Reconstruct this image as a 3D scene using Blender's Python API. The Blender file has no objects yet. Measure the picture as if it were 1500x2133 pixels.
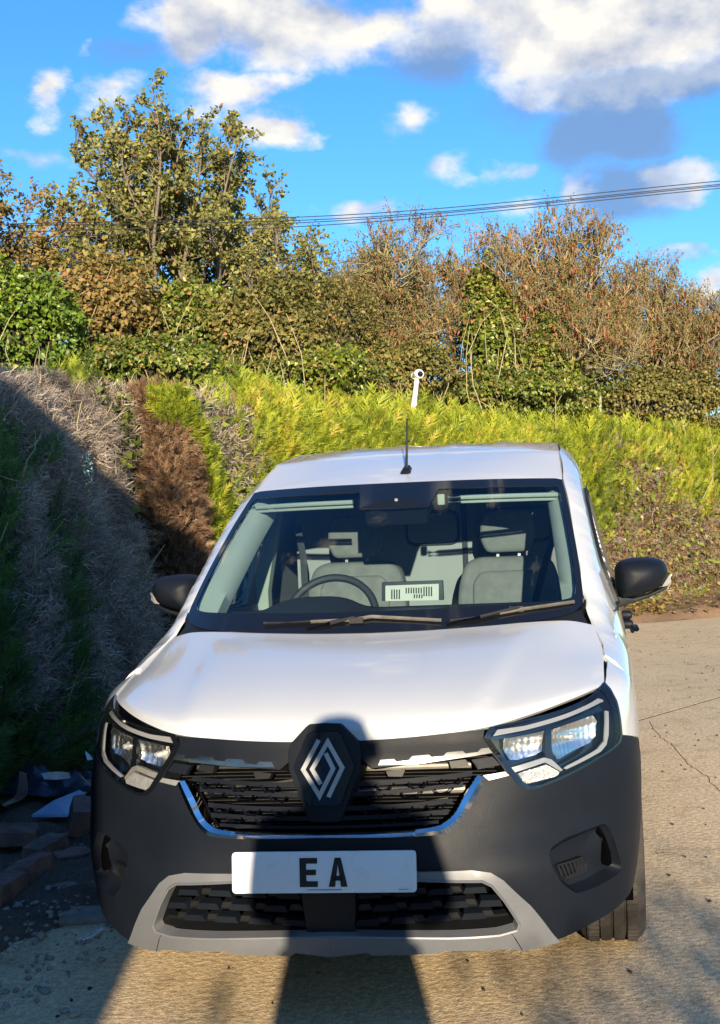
import bpy, bmesh, math, random
import numpy as np
from mathutils import Vector, Matrix
from mathutils.bvhtree import BVHTree
from mathutils.geometry import delaunay_2d_cdt, barycentric_transform

random.seed(7)
RNG = np.random.default_rng(7)
scene = bpy.context.scene
COL = scene.collection

# ------------------------------------------------------------------ camera
CAM_F, CAM_PX, CAM_PY = 2403.44, 992.40, 1151.04        # focal length and principal point, photo pixels
CAM_YAW, CAM_PITCH, CAM_ROLL = -0.1042, -0.0233, -0.0406
CAM_C = np.array([0.7866, -3.1139, 1.4631])
_ex = np.array([math.cos(CAM_YAW), -math.sin(CAM_YAW), 0.0])
_ey = np.array([math.sin(CAM_YAW), math.cos(CAM_YAW), 0.0])
_ez = np.array([0.0, 0.0, 1.0])
CAM_FW = _ey * math.cos(CAM_PITCH) + _ez * math.sin(CAM_PITCH)
_up = -_ey * math.sin(CAM_PITCH) + _ez * math.cos(CAM_PITCH)
CAM_R = _ex * math.cos(CAM_ROLL) + _up * math.sin(CAM_ROLL)
CAM_U = -_ex * math.sin(CAM_ROLL) + _up * math.cos(CAM_ROLL)

cam_data = bpy.data.cameras.new('camera')
cam = bpy.data.objects.new('camera', cam_data)
COL.objects.link(cam)
cam_data.sensor_fit = 'VERTICAL'
cam_data.sensor_height = 36.0
cam_data.sensor_width = 36.0
cam_data.lens = 36.0 * CAM_F / 2133.0
cam_data.shift_x = -(CAM_PX - 750.0) / 2133.0
cam_data.shift_y = (CAM_PY - 1066.5) / 2133.0
cam_data.clip_start = 0.05
cam_data.clip_end = 3000
cam.matrix_world = Matrix(((CAM_R[0], CAM_U[0], -CAM_FW[0], CAM_C[0]),
                           (CAM_R[1], CAM_U[1], -CAM_FW[1], CAM_C[1]),
                           (CAM_R[2], CAM_U[2], -CAM_FW[2], CAM_C[2]), (0, 0, 0, 1)))
scene.camera = cam


def ray(x, y):
    return CAM_FW + CAM_R * ((x - CAM_PX) / CAM_F) - CAM_U * ((y - CAM_PY) / CAM_F)


def at_y(x, y, Y):
    d = ray(x, y)
    return CAM_C + d * ((Y - CAM_C[1]) / d[1])


def at_z(x, y, Z=0.0):
    d = ray(x, y)
    return CAM_C + d * ((Z - CAM_C[2]) / d[2])


def to_px(P):
    d = np.asarray(P) - CAM_C
    w = d @ CAM_FW
    return np.stack([CAM_PX + CAM_F * (d @ CAM_R) / w, CAM_PY - CAM_F * (d @ CAM_U) / w], -1)


# ------------------------------------------------------------------ light and exposure
SUN_EL, SUN_AZ = math.radians(12.4), math.radians(-13.0)   # AZ: direction the light travels, from +y towards -x
SUN_STRENGTH = 5.0
SUN_COLOR = (1.0, 0.825, 0.59)
SKY_STRENGTH = 0.115
EXPOSURE = 1.2
light_dir = Vector((math.sin(SUN_AZ) * math.cos(SUN_EL), math.cos(SUN_AZ) * math.cos(SUN_EL), -math.sin(SUN_EL)))
sun_data = bpy.data.lights.new('sun', 'SUN')
sun_data.energy = SUN_STRENGTH
sun_data.angle = math.radians(0.5)
sun_data.color = SUN_COLOR
sun = bpy.data.objects.new('sun', sun_data)
sun.rotation_euler = light_dir.to_track_quat('-Z', 'Y').to_euler()
sun.location = (3, -12, 6)
COL.objects.link(sun)

scene.view_settings.view_transform = 'Standard'
scene.view_settings.look = 'None'
scene.view_settings.exposure = EXPOSURE
scene.view_settings.gamma = 1.0
scene.view_settings.use_curve_mapping = False
scene.render.resolution_x, scene.render.resolution_y = 720, 1024
scene.render.engine = 'CYCLES'
scene.cycles.max_bounces = 8
scene.cycles.transparent_max_bounces = 12
scene.cycles.use_denoising = True

world = bpy.data.worlds.new('World')
scene.world = world
world.use_nodes = True


def build_world():
    nt = world.node_tree
    nt.nodes.clear()
    N, L = nt.nodes, nt.links

    def math_(op, a, b=None, c=None, clamp=False):
        n = N.new('ShaderNodeMath'); n.operation = op; n.use_clamp = clamp
        for i, v in enumerate((a, b, c)):
            if v is None: continue
            if isinstance(v, (int, float)): n.inputs[i].default_value = v
            else: L.new(v, n.inputs[i])
        return n.outputs[0]

    def sstep(x, lo, hi):
        n = N.new('ShaderNodeMapRange'); n.interpolation_type = 'SMOOTHSTEP'
        L.new(x, n.inputs[0]); n.inputs[1].default_value = lo; n.inputs[2].default_value = hi
        return n.outputs[0]

    def mix(f, a, b):
        n = N.new('ShaderNodeMix'); n.data_type = 'RGBA'
        if isinstance(f, (int, float)): n.inputs[0].default_value = f
        else: L.new(f, n.inputs[0])
        for s, v in ((6, a), (7, b)):
            if isinstance(v, tuple): n.inputs[s].default_value = (*v, 1)
            else: L.new(v, n.inputs[s])
        return n.outputs[2]

    geo = N.new('ShaderNodeTexCoord')
    nrm = N.new('ShaderNodeVectorMath'); nrm.operation = 'NORMALIZE'
    L.new(geo.outputs['Generated'], nrm.inputs[0])
    sep = N.new('ShaderNodeSeparateXYZ'); L.new(nrm.outputs[0], sep.inputs[0])
    az = math_('ARCTAN2', sep.outputs[0], sep.outputs[1])
    el = math_('ARCSINE', sep.outputs[2])

    sky = N.new('ShaderNodeTexSky'); sky.sky_type = 'NISHITA'; sky.sun_disc = False
    sky.sun_elevation = SUN_EL
    sky.sun_rotation = math.atan2(-light_dir.x, -light_dir.y)
    sky.air_density = 1.0; sky.dust_density = 0.25; sky.ozone_density = 3.0
    hs = N.new('ShaderNodeHueSaturation'); hs.inputs['Saturation'].default_value = 1.2
    hs.inputs['Value'].default_value = 1.0
    L.new(sky.outputs[0], hs.inputs['Color'])
    base = mix(1.0, hs.outputs[0], (.70, .89, 1.08)); base.node.blend_type = 'MULTIPLY'

    # cloud texture over the direction, stretched flat like cumulus
    cmb = N.new('ShaderNodeCombineXYZ')
    L.new(az, cmb.inputs[0]); L.new(math_('MULTIPLY', el, 1.5), cmb.inputs[1])

    def noise(scale, detail, offs, rough=0.55):
        mp = N.new('ShaderNodeMapping'); mp.inputs['Location'].default_value = offs
        L.new(cmb.outputs[0], mp.inputs['Vector'])
        n = N.new('ShaderNodeTexNoise'); n.inputs['Scale'].default_value = scale
        n.inputs['Detail'].default_value = detail; n.inputs['Roughness'].default_value = rough
        L.new(mp.outputs[0], n.inputs['Vector'])
        return n.outputs['Fac']
    wz = noise(9.0, 6, (7.7, 2.2, 0), .6); wz2 = noise(9.0, 6, (1.3, 9.2, 0), .6)
    azw = math_('ADD', az, math_('MULTIPLY', math_('SUBTRACT', wz, .5), .11)); elw = math_('ADD', el, math_('MULTIPLY', math_('SUBTRACT', wz2, .5), .06))
    n1 = noise(13.0, 7, (0, 0, 0))
    n1b = noise(13.0, 7, (0.0, 0.035, 0))
    n2 = noise(5.0, 6, (3.1, 1.7, 0))

    def blob_field(blobs):
        f = None
        for (px, py, rx, ry, rot, w) in blobs:
            d = ray(px, py); a0 = math.atan2(d[0], d[1]); e0 = math.atan2(d[2], math.hypot(d[0], d[1]))
            da = math_('SUBTRACT', azw, a0); de = math_('SUBTRACT', elw, e0)
            c, s = math.cos(rot), math.sin(rot)
            p = math_('ADD', math_('MULTIPLY', da, c * CAM_F / rx), math_('MULTIPLY', de, s * CAM_F / rx))
            q = math_('ADD', math_('MULTIPLY', da, -s * CAM_F / ry), math_('MULTIPLY', de, c * CAM_F / ry))
            r = math_('SQRT', math_('ADD', math_('MULTIPLY', p, p), math_('MULTIPLY', q, q)))
            v = math_('MULTIPLY', math_('SUBTRACT', 1.0, r), w)
            f = v if f is None else math_('MAXIMUM', f, v)
        return f

    white = [(1290, 60, 420, 160, -.06, 2.1), (640, 50, 420, 110, 0.03, 1.2), (420, 80, 150, 95, .3, 1.2), (575, 265, 110, 55, .02, 1.1), (380, 30, 160, 60, 0, .9), (960, 40, 230, 95, 0, 1.0), (1150, 150, 260, 60, 0, .8),
             (490, 188, 150, 50, .06, 1.0), (125, 190, 75, 55, .7, 1.05), (198, 102, 34, 24, 0, .6), (262, 195, 95, 50, .2, .65),
             (932, 357, 75, 50, .1, .62), (1090, 348, 95, 42, .1, .7), (1215, 390, 75, 50, .45, 1.0), (1440, 380, 110, 62, .1, 1.1),
             (770, 450, 110, 30, .1, .7), (1480, 590, 90, 42, .1, .9), (40, 338, 120, 36, .1, .55), (850, 250, 70, 40, .3, .5),
             (1060, 440, 100, 30, .1, .5), (1420, 535, 70, 24, 0, .45)]
    grey = [(1290, 255, 190, 100, .1, 1.4), (1330, 395, 180, 80, .1, 1.1), (900, 110, 190, 85, .1, .9), (1350, 175, 330, 55, .06, 1.3),
            (1090, 200, 190, 60, .05, .6), (290, 110, 120, 50, 0, .5), (1410, 540, 90, 30, 0, .5), (620, 110, 260, 60, 0, .6)]
    wf = math_('ADD', blob_field(white), math_('MULTIPLY', math_('SUBTRACT', n1, 0.5), 2.1))
    gf = math_('ADD', blob_field(grey), math_('MULTIPLY', math_('SUBTRACT', n2, 0.5), 1.7))
    # the rest of the sky carries the same broken cumulus
    out_az = sstep(math_('ABSOLUTE', math_('ADD', az, 0.18)), 0.33, 0.5)
    out_el = sstep(el, 0.43, 0.55)
    outside = math_('MAXIMUM', out_az, out_el)
    high = sstep(el, 0.0, 0.06)
    of = math_('MULTIPLY', math_('MULTIPLY', outside, high), math_('ADD', math_('MULTIPLY', math_('SUBTRACT', n2, 0.55), 4.5), math_('MULTIPLY', math_('SUBTRACT', n1, 0.5), 1.0)))
    a_w = math_('MAXIMUM', sstep(wf, 0.12, 0.75), math_('MULTIPLY', sstep(of, 0.2, 0.7), outside))
    a_g = math_('MULTIPLY', sstep(gf, 0.1, 0.8), 0.85)
    relief = math_('ADD', 0.62, math_('MULTIPLY', math_('SUBTRACT', n1, n1b), 3.2), clamp=True)
    cwhite = mix(relief, (1.9, 2.1, 2.6), (4.1, 3.9, 3.5))
    c = mix(math_('MULTIPLY', a_g, 0.92), base, (.85, 1.3, 2.15))
    aw2 = math_('MULTIPLY', a_w, math_('SUBTRACT', 1.0, math_('MULTIPLY', a_g, 0.72)))
    c = mix(math_('MULTIPLY', aw2, 0.95), c, cwhite)
    bg = N.new('ShaderNodeBackground'); bg.inputs['Strength'].default_value = SKY_STRENGTH
    L.new(c, bg.inputs['Color'])
    out = N.new('ShaderNodeOutputWorld'); L.new(bg.outputs[0], out.inputs[0])


build_world()


# ------------------------------------------------------------------ materials
MATS = {}


def _sock(node, name):
    return node.inputs[name]


def mat(name, color, rough=0.5, metal=0.0, spec=0.5, var=0.0, vscale=8.0, color2=None, bump=0.0, bscale=60.0,
        coat=0.0, wear=0.0, trans=0.0):
    """principled material with procedural colour variation, relief and roughness wear"""
    m = bpy.data.materials.new(name); m.use_nodes = True
    nt = m.node_tree; N, L = nt.nodes, nt.links
    b = N['Principled BSDF']
    b.inputs['Roughness'].default_value = rough
    b.inputs['Metallic'].default_value = metal
    b.inputs['Specular IOR Level'].default_value = spec
    if coat: b.inputs['Coat Weight'].default_value = coat; b.inputs['Coat Roughness'].default_value = 0.03
    tc = N.new('ShaderNodeTexCoord')
    c2 = color2 or tuple(max(0, c * (1 - var)) for c in color)
    n = N.new('ShaderNodeTexNoise'); n.inputs['Scale'].default_value = vscale; n.inputs['Detail'].default_value = 6
    n.inputs['Roughness'].default_value = 0.62
    L.new(tc.outputs['Object'], n.inputs['Vector'])
    r = N.new('ShaderNodeValToRGB')
    r.color_ramp.elements[0].position = 0.35; r.color_ramp.elements[0].color = (*c2, 1)
    r.color_ramp.elements[1].position = 0.65; r.color_ramp.elements[1].color = (*color, 1)
    L.new(n.outputs['Fac'], r.inputs[0]); L.new(r.outputs[0], b.inputs['Base Color'])
    if wear:
        mr = N.new('ShaderNodeMapRange'); L.new(n.outputs['Fac'], mr.inputs[0])
        mr.inputs[1].default_value = .3; mr.inputs[2].default_value = .7
        mr.inputs[3].default_value = rough - wear; mr.inputs[4].default_value = rough + wear
        L.new(mr.outputs[0], b.inputs['Roughness'])
    if bump:
        nb = N.new('ShaderNodeTexNoise'); nb.inputs['Scale'].default_value = bscale; nb.inputs['Detail'].default_value = 5
        L.new(tc.outputs['Object'], nb.inputs['Vector'])
        bp = N.new('ShaderNodeBump'); bp.inputs['Strength'].default_value = bump; bp.inputs['Distance'].default_value = 0.01
        L.new(nb.outputs['Fac'], bp.inputs['Height']); L.new(bp.outputs[0], b.inputs['Normal'])
    MATS[name] = m
    return m


def leaf_mat(name, ramp, trans=0.3, rough=0.55, spec=0.25):
    """foliage: colour from a per-leaf random attribute, part of the light passes through"""
    m = bpy.data.materials.new(name); m.use_nodes = True
    nt = m.node_tree; N, L = nt.nodes, nt.links
    b = N['Principled BSDF']; out = N['Material Output']
    at = N.new('ShaderNodeAttribute'); at.attribute_name = 'rnd'
    r = N.new('ShaderNodeValToRGB')
    els = r.color_ramp.elements
    while len(els) < len(ramp): els.new(0.5)
    for e, (p, c) in zip(els, ramp):
        e.position = p; e.color = (*c, 1)
    L.new(at.outputs['Fac'], r.inputs[0])
    L.new(r.outputs[0], b.inputs['Base Color'])
    b.inputs['Roughness'].default_value = rough; b.inputs['Specular IOR Level'].default_value = spec
    if trans:
        t = N.new('ShaderNodeBsdfTranslucent'); L.new(r.outputs[0], t.inputs['Color'])
        mx = N.new('ShaderNodeMixShader'); mx.inputs[0].default_value = trans
        L.new(b.outputs[0], mx.inputs[1]); L.new(t.outputs[0], mx.inputs[2]); L.new(mx.outputs[0], out.inputs[0])
    MATS[name] = m
    return m


def glass_mat(name, tint, rough=0.0, ior=1.5, refl=1.0):
    """thin pane: tinted see-through with a mirror reflection by fresnel"""
    m = bpy.data.materials.new(name); m.use_nodes = True
    nt = m.node_tree; N, L = nt.nodes, nt.links
    N.remove(N['Principled BSDF']); out = N['Material Output']
    tr = N.new('ShaderNodeBsdfTransparent'); tr.inputs[0].default_value = (*tint, 1)
    gl = N.new('ShaderNodeBsdfGlossy'); gl.inputs['Roughness'].default_value = rough
    fr = N.new('ShaderNodeFresnel')
    ge = N.new('ShaderNodeNewGeometry'); io = N.new('ShaderNodeMapRange'); L.new(ge.outputs['Backfacing'], io.inputs[0])
    io.inputs[3].default_value = ior; io.inputs[4].default_value = 1 / ior      # the pane reflects alike from both sides
    L.new(io.outputs[0], fr.inputs['IOR'])
    tc = N.new('ShaderNodeTexCoord'); nz = N.new('ShaderNodeTexNoise'); nz.inputs['Scale'].default_value = 3.0
    L.new(tc.outputs['Object'], nz.inputs['Vector'])
    mr = N.new('ShaderNodeMapRange'); L.new(nz.outputs['Fac'], mr.inputs[0]); mr.inputs[3].default_value = .9 * refl; mr.inputs[4].default_value = 1.1 * refl
    mu = N.new('ShaderNodeMath'); mu.operation = 'MULTIPLY'; mu.use_clamp = True
    L.new(fr.outputs[0], mu.inputs[0]); L.new(mr.outputs[0], mu.inputs[1])
    mx = N.new('ShaderNodeMixShader'); L.new(mu.outputs[0], mx.inputs[0]); L.new(tr.outputs[0], mx.inputs[1]); L.new(gl.outputs[0], mx.inputs[2])
    L.new(mx.outputs[0], out.inputs[0])
    MATS[name] = m
    return m


# ------------------------------------------------------------------ object helpers
def tag(o, label=None, cat=None, group=None, kind=None):
    if label: o['label'] = label
    if cat: o['category'] = cat
    if group: o['group'] = group
    if kind: o['kind'] = kind
    return o


def empty(name, loc, label, cat, group=None):
    o = bpy.data.objects.new(name, None); COL.objects.link(o)
    o.location = loc; o.empty_display_size = 0.2
    return tag(o, label, cat, group)


def link(name, me, material, parent=None, kind=None, sharp=35, smooth=True):
    """link a mesh given in world coordinates; parents keep it in place"""
    o = bpy.data.objects.new(name, me); COL.objects.link(o)
    if material is not None and not me.materials: me.materials.append(material)
    if smooth and len(me.polygons):
        me.polygons.foreach_set('use_smooth', np.ones(len(me.polygons), dtype=bool))
        if sharp: me.set_sharp_from_angle(angle=math.radians(sharp))
    if parent is not None:
        o.parent = parent
        if parent.type == 'EMPTY' and parent.parent is None:
            o.matrix_parent_inverse = Matrix.Translation(-Vector(parent.location))
    if kind: o['kind'] = kind
    return o


def np_mesh(name, V, F, rnd=None):
    """mesh from numpy vertices and an equal-sided face array"""
    V = np.asarray(V, np.float32).reshape(-1, 3); F = np.asarray(F, np.int32)
    k = F.shape[1]
    me = bpy.data.meshes.new(name)
    me.vertices.add(len(V)); me.vertices.foreach_set('co', V.ravel())
    me.loops.add(F.size); me.loops.foreach_set('vertex_index', F.ravel())
    me.polygons.add(len(F)); me.polygons.foreach_set('loop_start', np.arange(0, F.size, k, dtype=np.int32))
    if rnd is not None:
        a = me.attributes.new('rnd', 'FLOAT', 'POINT'); a.data.foreach_set('value', np.asarray(rnd, np.float32))
    me.update(calc_edges=True)
    return me


def frame_from(d, roll=0.0):
    d = Vector(d).normalized()
    a = Vector((0, 0, 1)) if abs(d.z) < .95 else Vector((0, 1, 0))
    x = d.cross(a).normalized(); y = x.cross(d).normalized()
    c, s = math.cos(roll), math.sin(roll)
    return x * c + y * s, y * c - x * s, d


class MB:
    """collects shapes and links them as one mesh"""
    def __init__(self): self.v, self.f = [], []

    def add(self, verts, faces):
        n = len(self.v); self.v += [tuple(p) for p in verts]; self.f += [tuple(i + n for i in f) for f in faces]
        return self

    def box(self, c, s, rot=None, taper=1.0):
        c = Vector(c); hx, hy, hz = s[0] / 2, s[1] / 2, s[2] / 2
        vs = []
        for z in (-1, 1):
            t = taper if z > 0 else 1.0
            for x, y in ((-1, -1), (1, -1), (1, 1), (-1, 1)):
                p = Vector((x * hx * t, y * hy * t, z * hz))
                if rot is not None: p = rot @ p
                vs.append(c + p)
        return self.add(vs, [(3, 2, 1, 0), (4, 5, 6, 7), (0, 1, 5, 4), (1, 2, 6, 5), (2, 3, 7, 6), (3, 0, 4, 7)])

    def tube(self, pts, r, n=8, cap=True, flat=1.0):
        pts = [Vector(p) for p in pts]
        rr = r if isinstance(r, (list, tuple)) else [r] * len(pts)
        b = len(self.v); prev = None
        for i, p in enumerate(pts):
            d = (pts[min(i + 1, len(pts) - 1)] - pts[max(i - 1, 0)])
            if d.length < 1e-9: d = Vector((0, 0, 1))
            d.normalize()
            if prev is None: x, y, _ = frame_from(d)
            else:
                x = (prev - d * prev.dot(d)).normalized(); y = d.cross(x)
            prev = x
            for k in range(n):
                a = 2 * math.pi * k / n
                self.v.append(tuple(p + (x * math.cos(a) + y * math.sin(a) * flat) * rr[i]))
        for i in range(len(pts) - 1):
            for k in range(n):
                k2 = (k + 1) % n
                self.f.append((b + i * n + k, b + i * n + k2, b + (i + 1) * n + k2, b + (i + 1) * n + k))
        if cap:
            self.f.append(tuple(b + k for k in reversed(range(n))))
            e = b + (len(pts) - 1) * n
            self.f.append(tuple(e + k for k in range(n)))
        return self

    def prism(self, poly, d, cap=True):
        """extrude a planar polygon of 3D points by vector d"""
        n = len(poly); d = Vector(d); P = [Vector(p) for p in poly]
        fs = [tuple(range(n)), tuple(n + i for i in reversed(range(n)))] if cap else []
        for i in range(n):
            j = (i + 1) % n
            fs.append((i, i + n, j + n, j))
        return self.add(P + [p + d for p in P], fs)

    def lathe(self, prof, o, axis, n=32):
        """prof: (radius, along axis) pairs"""
        x, y, d = frame_from(axis); o = Vector(o); b = len(self.v); m = len(prof)
        for k in range(n):
            a = 2 * math.pi * k / n
            for r, h in prof: self.v.append(tuple(o + d * h + (x * math.cos(a) + y * math.sin(a)) * r))
        for k in range(n):
            k2 = (k + 1) % n
            for i in range(m - 1): self.f.append((b + k * m + i, b + k2 * m + i, b + k2 * m + i + 1, b + k * m + i + 1))
        return self

    def grid(self, G):
        """G: rows x cols x 3"""
        r, c = len(G), len(G[0])
        return self.add([p for row in G for p in row], [(i * c + j, i * c + j + 1, (i + 1) * c + j + 1, (i + 1) * c + j) for i in range(r - 1) for j in range(c - 1)])

    def mirror(self):
        n = len(self.v)
        self.v += [(-x, y, z) for x, y, z in self.v]
        self.f += [tuple(i + n for i in reversed(f)) for f in self.f]
        return self

    def mirrored(self):
        o = MB(); o.v = [(-x, y, z) for x, y, z in self.v]; o.f = [tuple(reversed(f)) for f in self.f]
        return o

    def build(self, name, material, parent=None, kind=None, sharp=35, smooth=True, bevel=0.0, subdiv=0, merge=0.0, flip=False):
        me = bpy.data.meshes.new(name)
        me.from_pydata(self.v, [], self.f)
        bm = bmesh.new(); bm.from_mesh(me)
        if merge: bmesh.ops.remove_doubles(bm, verts=bm.verts, dist=merge)
        bmesh.ops.recalc_face_normals(bm, faces=bm.faces)
        if bevel:
            es = [e for e in bm.edges if len(e.link_faces) == 2 and e.calc_face_angle(0) > math.radians(28)]
            bmesh.ops.bevel(bm, geom=es, offset=bevel, segments=2, affect='EDGES', profile=0.6)
        bm.to_mesh(me); bm.free(); me.update()
        o = link(name, me, material, parent, kind, sharp, smooth)
        if subdiv:
            s = o.modifiers.new('smooth', 'SUBSURF'); s.levels = s.render_levels = subdiv
        return o


def catmull(P, t):
    """P: control points (n,...) evaluated at parameters t in [0, n-1]; cubic Hermite with limited tangents"""
    P = np.asarray(P, float); n = len(P)
    T = np.zeros_like(P)
    T[1:-1] = (P[2:] - P[:-2]) / 2; T[0] = P[1] - P[0]; T[-1] = P[-1] - P[-2]
    t = np.clip(np.asarray(t, float), 0, n - 1); i = np.minimum(t.astype(int), n - 2); f = (t - i)
    f = f.reshape(f.shape + (1,) * (P.ndim - 1))
    h00 = 2 * f**3 - 3 * f**2 + 1; h10 = f**3 - 2 * f**2 + f; h01 = -2 * f**3 + 3 * f**2; h11 = f**3 - f**2
    return h00 * P[i] + h10 * T[i] + h01 * P[i + 1] + h11 * T[i + 1]


class Surf:
    """smooth surface through a table of control points (rows x cols x 3), with lookup by camera-independent ray casts"""
    def __init__(self, table, nr=121, nc=121, post=None):
        T = np.asarray(table, float); self.nr, self.nc = nr, nc
        R = catmull(T, np.linspace(0, T.shape[0] - 1, nr))
        C = catmull(np.swapaxes(R, 0, 1), np.linspace(0, T.shape[1] - 1, nc))
        self.G = np.swapaxes(C, 0, 1)
        if post: self.G = post(self.G)
        gu = np.gradient(self.G, axis=1); gv = np.gradient(self.G, axis=0)
        n = np.cross(gu, gv); self.Nn = n / (np.linalg.norm(n, axis=2, keepdims=True) + 1e-12)
        V = self.G.reshape(-1, 3); tris = []
        for i in range(nr - 1):
            for j in range(nc - 1):
                a = i * nc + j; tris += [(a, a + 1, a + nc + 1), (a, a + nc + 1, a + nc)]
        self.tris = tris; self.bvh = BVHTree.FromPolygons([Vector(p) for p in V], tris)

    def _bil(self, A, u, v):
        x = np.clip(np.asarray(u) * (self.nc - 1), 0, self.nc - 1); y = np.clip(np.asarray(v) * (self.nr - 1), 0, self.nr - 1)
        j = np.minimum(x.astype(int), self.nc - 2); i = np.minimum(y.astype(int), self.nr - 2)
        fx = (x - j)[..., None]; fy = (y - i)[..., None]
        return A[i, j] * (1 - fx) * (1 - fy) + A[i, j + 1] * fx * (1 - fy) + A[i + 1, j] * (1 - fx) * fy + A[i + 1, j + 1] * fx * fy

    def p(self, u, v, off=0.0):
        P = self._bil(self.G, u, v)
        if np.any(off): 
            n = self._bil(self.Nn, u, v); n = n / np.linalg.norm(n, axis=-1, keepdims=True)
            P = P + n * np.asarray(off)[..., None] if np.ndim(off) else P + n * off
        return P

    def hit(self, o, d):
        loc, nrm, idx, dist = self.bvh.ray_cast(Vector(o), Vector(d).normalized())
        if loc is None:
            # aim at the nearest place of the surface along the ray
            best = None
            for s in np.linspace(2.0, 6.0, 60):
                q, nn, ii, dd = self.bvh.find_nearest(Vector(o) + Vector(d).normalized() * s)
                if best is None or dd < best[0]: best = (dd, q, ii)
            loc, idx = best[1], best[2]
        t = self.tris[idx]; co = self.G.reshape(-1, 3)
        uv = [Vector(((k % self.nc) / (self.nc - 1), (k // self.nc) / (self.nr - 1), 0)) for k in t]
        q = barycentric_transform(loc, Vector(co[t[0]]), Vector(co[t[1]]), Vector(co[t[2]]), *uv)
        return (q.x, q.y)

    def trace(self, pts):
        return [self.hit(CAM_C, ray(x, y)) for x, y in pts]


def in_poly(P, poly):
    """vectorised point-in-polygon; P (n,2)"""
    P = np.asarray(P); x, y = P[:, 0], P[:, 1]; r = np.zeros(len(P), bool); n = len(poly)
    for i in range(n):
        x1, y1 = poly[i]; x2, y2 = poly[(i + 1) % n]
        if y1 == y2: continue
        c = ((y1 > y) != (y2 > y)) & (x < (x2 - x1) * (y - y1) / (y2 - y1) + x1)
        r ^= c
    return r


def round_poly(poly, r, k=4):
    """round every corner of a closed 2D polygon by radius-ish r"""
    out = []; n = len(poly); P = [np.array(p, float) for p in poly]
    for i in range(n):
        a, b, c = P[i - 1], P[i], P[(i + 1) % n]
        la, lc = np.linalg.norm(a - b), np.linalg.norm(c - b)
        q = min(r, la * .45, lc * .45); s = b + (a - b) / (la + 1e-9) * q; e = b + (c - b) / (lc + 1e-9) * q
        for t in np.linspace(0, 1, k): out.append(tuple((1 - t)**2 * s + 2 * t * (1 - t) * b + t * t * e))
    return out


def tri_region(outer, holes, spacing, aspect=1.0):
    """triangulate a 2D region with holes, with inner points on a grid; returns points, triangles, boundary loops"""
    def dens(poly):
        out = []
        for i in range(len(poly)):
            a = np.array(poly[i]); b = np.array(poly[(i + 1) % len(poly)])
            L = math.hypot((b - a)[0], (b - a)[1] * aspect); k = max(1, int(L / spacing))
            for t in range(k): out.append(tuple(a + (b - a) * t / k))
        return out
    loops = [dens(outer)] + [dens(h) for h in holes]
    pts = []; edges = []
    for lp in loops:
        s = len(pts); pts += lp; edges += [(s + i, s + (i + 1) % len(lp)) for i in range(len(lp))]
    o = np.array(loops[0]); lo, hi = o.min(0), o.max(0)
    sy = spacing / aspect
    xs = np.arange(lo[0] + spacing * .5, hi[0], spacing); ys = np.arange(lo[1] + sy * .5, hi[1], sy)
    if len(xs) and len(ys):
        X, Y = np.meshgrid(xs, ys); X = X + (np.arange(len(ys)) % 2)[:, None] * spacing * .5
        Q = np.stack([X.ravel(), Y.ravel()], 1)
        keep = in_poly(Q, loops[0])
        for h in loops[1:]: keep &= ~in_poly(Q, h)
        Q = Q[keep]
        B = np.array(pts); sc = np.array([1, aspect])
        if len(Q):
            d = np.sqrt((((Q[:, None] - B[None]) * sc)**2).sum(2)).min(1)
            pts += [tuple(q) for q in Q[d > spacing * .45]]
    res = delaunay_2d_cdt([Vector(p) for p in pts], edges, [], 0, 1e-7)
    V = np.array([tuple(v) for v in res[0]]); T = np.array([f for f in res[2] if len(f) == 3])
    c = V[T].mean(1); keep = in_poly(c, loops[0])
    for h in loops[1:]: keep &= ~in_poly(c, h)
    T = T[keep]
    return V, T


def patch(surf, outer, holes=(), off=0.0, thick=0.0, spacing=0.02, aspect=1.0, mapf=None):
    """a piece of skin conforming to a surface: returns an MB with a rim of the given thickness"""
    V, T = tri_region(outer, list(holes), spacing, aspect)
    f = mapf or (lambda u, v, o: surf.p(u, v, o))
    top = f(V[:, 0], V[:, 1], off); m = MB()
    m.v = [tuple(p) for p in top]; m.f = [tuple(int(i) for i in t) for t in T]
    if thick:
        low = f(V[:, 0], V[:, 1], off - thick); n = len(V)
        cnt = {}
        for t in T:
            for a, b in ((t[0], t[1]), (t[1], t[2]), (t[2], t[0])):
                cnt[(int(a), int(b))] = cnt.get((int(a), int(b)), 0) + 1
        m.v += [tuple(p) for p in low]
        for (a, b) in list(cnt):
            if (b, a) not in cnt and not (mapf is None and abs(V[a, 0]) < 1e-6 and abs(V[b, 0]) < 1e-6): m.f.append((b, a, a + n, b + n))
    return m
# ------------------------------------------------------------------ van: materials
mat('van_paint', (0.435, 0.455, 0.470), 0.22, coat=0.85, var=0.03, vscale=2.5, wear=0.03)
mat('bumper_plastic', (0.0060, 0.0085, 0.0138), 0.5, spec=0.16, var=0.14, vscale=5, bump=0.12, bscale=420, wear=0.06)
mat('dark_plastic', (0.008, 0.009, 0.011), 0.5, spec=.3, var=0.2, vscale=9, bump=0.05, bscale=300)
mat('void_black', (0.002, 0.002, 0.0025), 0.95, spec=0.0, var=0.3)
mat('skid_grey', (0.150, 0.158, 0.172), 0.42, metal=0.3, var=0.10, vscale=6, bump=0.04, bscale=400, wear=0.08)
mat('chrome', (0.86, 0.87, 0.88), 0.06, metal=1.0, var=0.03, vscale=4, wear=0.03)
mat('satin_silver', (0.44, 0.445, 0.46), 0.3, metal=0.5, var=0.06, vscale=12)
mat('gloss_black', (0.006, 0.007, 0.010), 0.07, coat=0.4, var=0.2, vscale=4)
mat('radiator_grey', (0.20, 0.185, 0.155), 0.5, metal=0.5, var=0.5, vscale=16)
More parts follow.
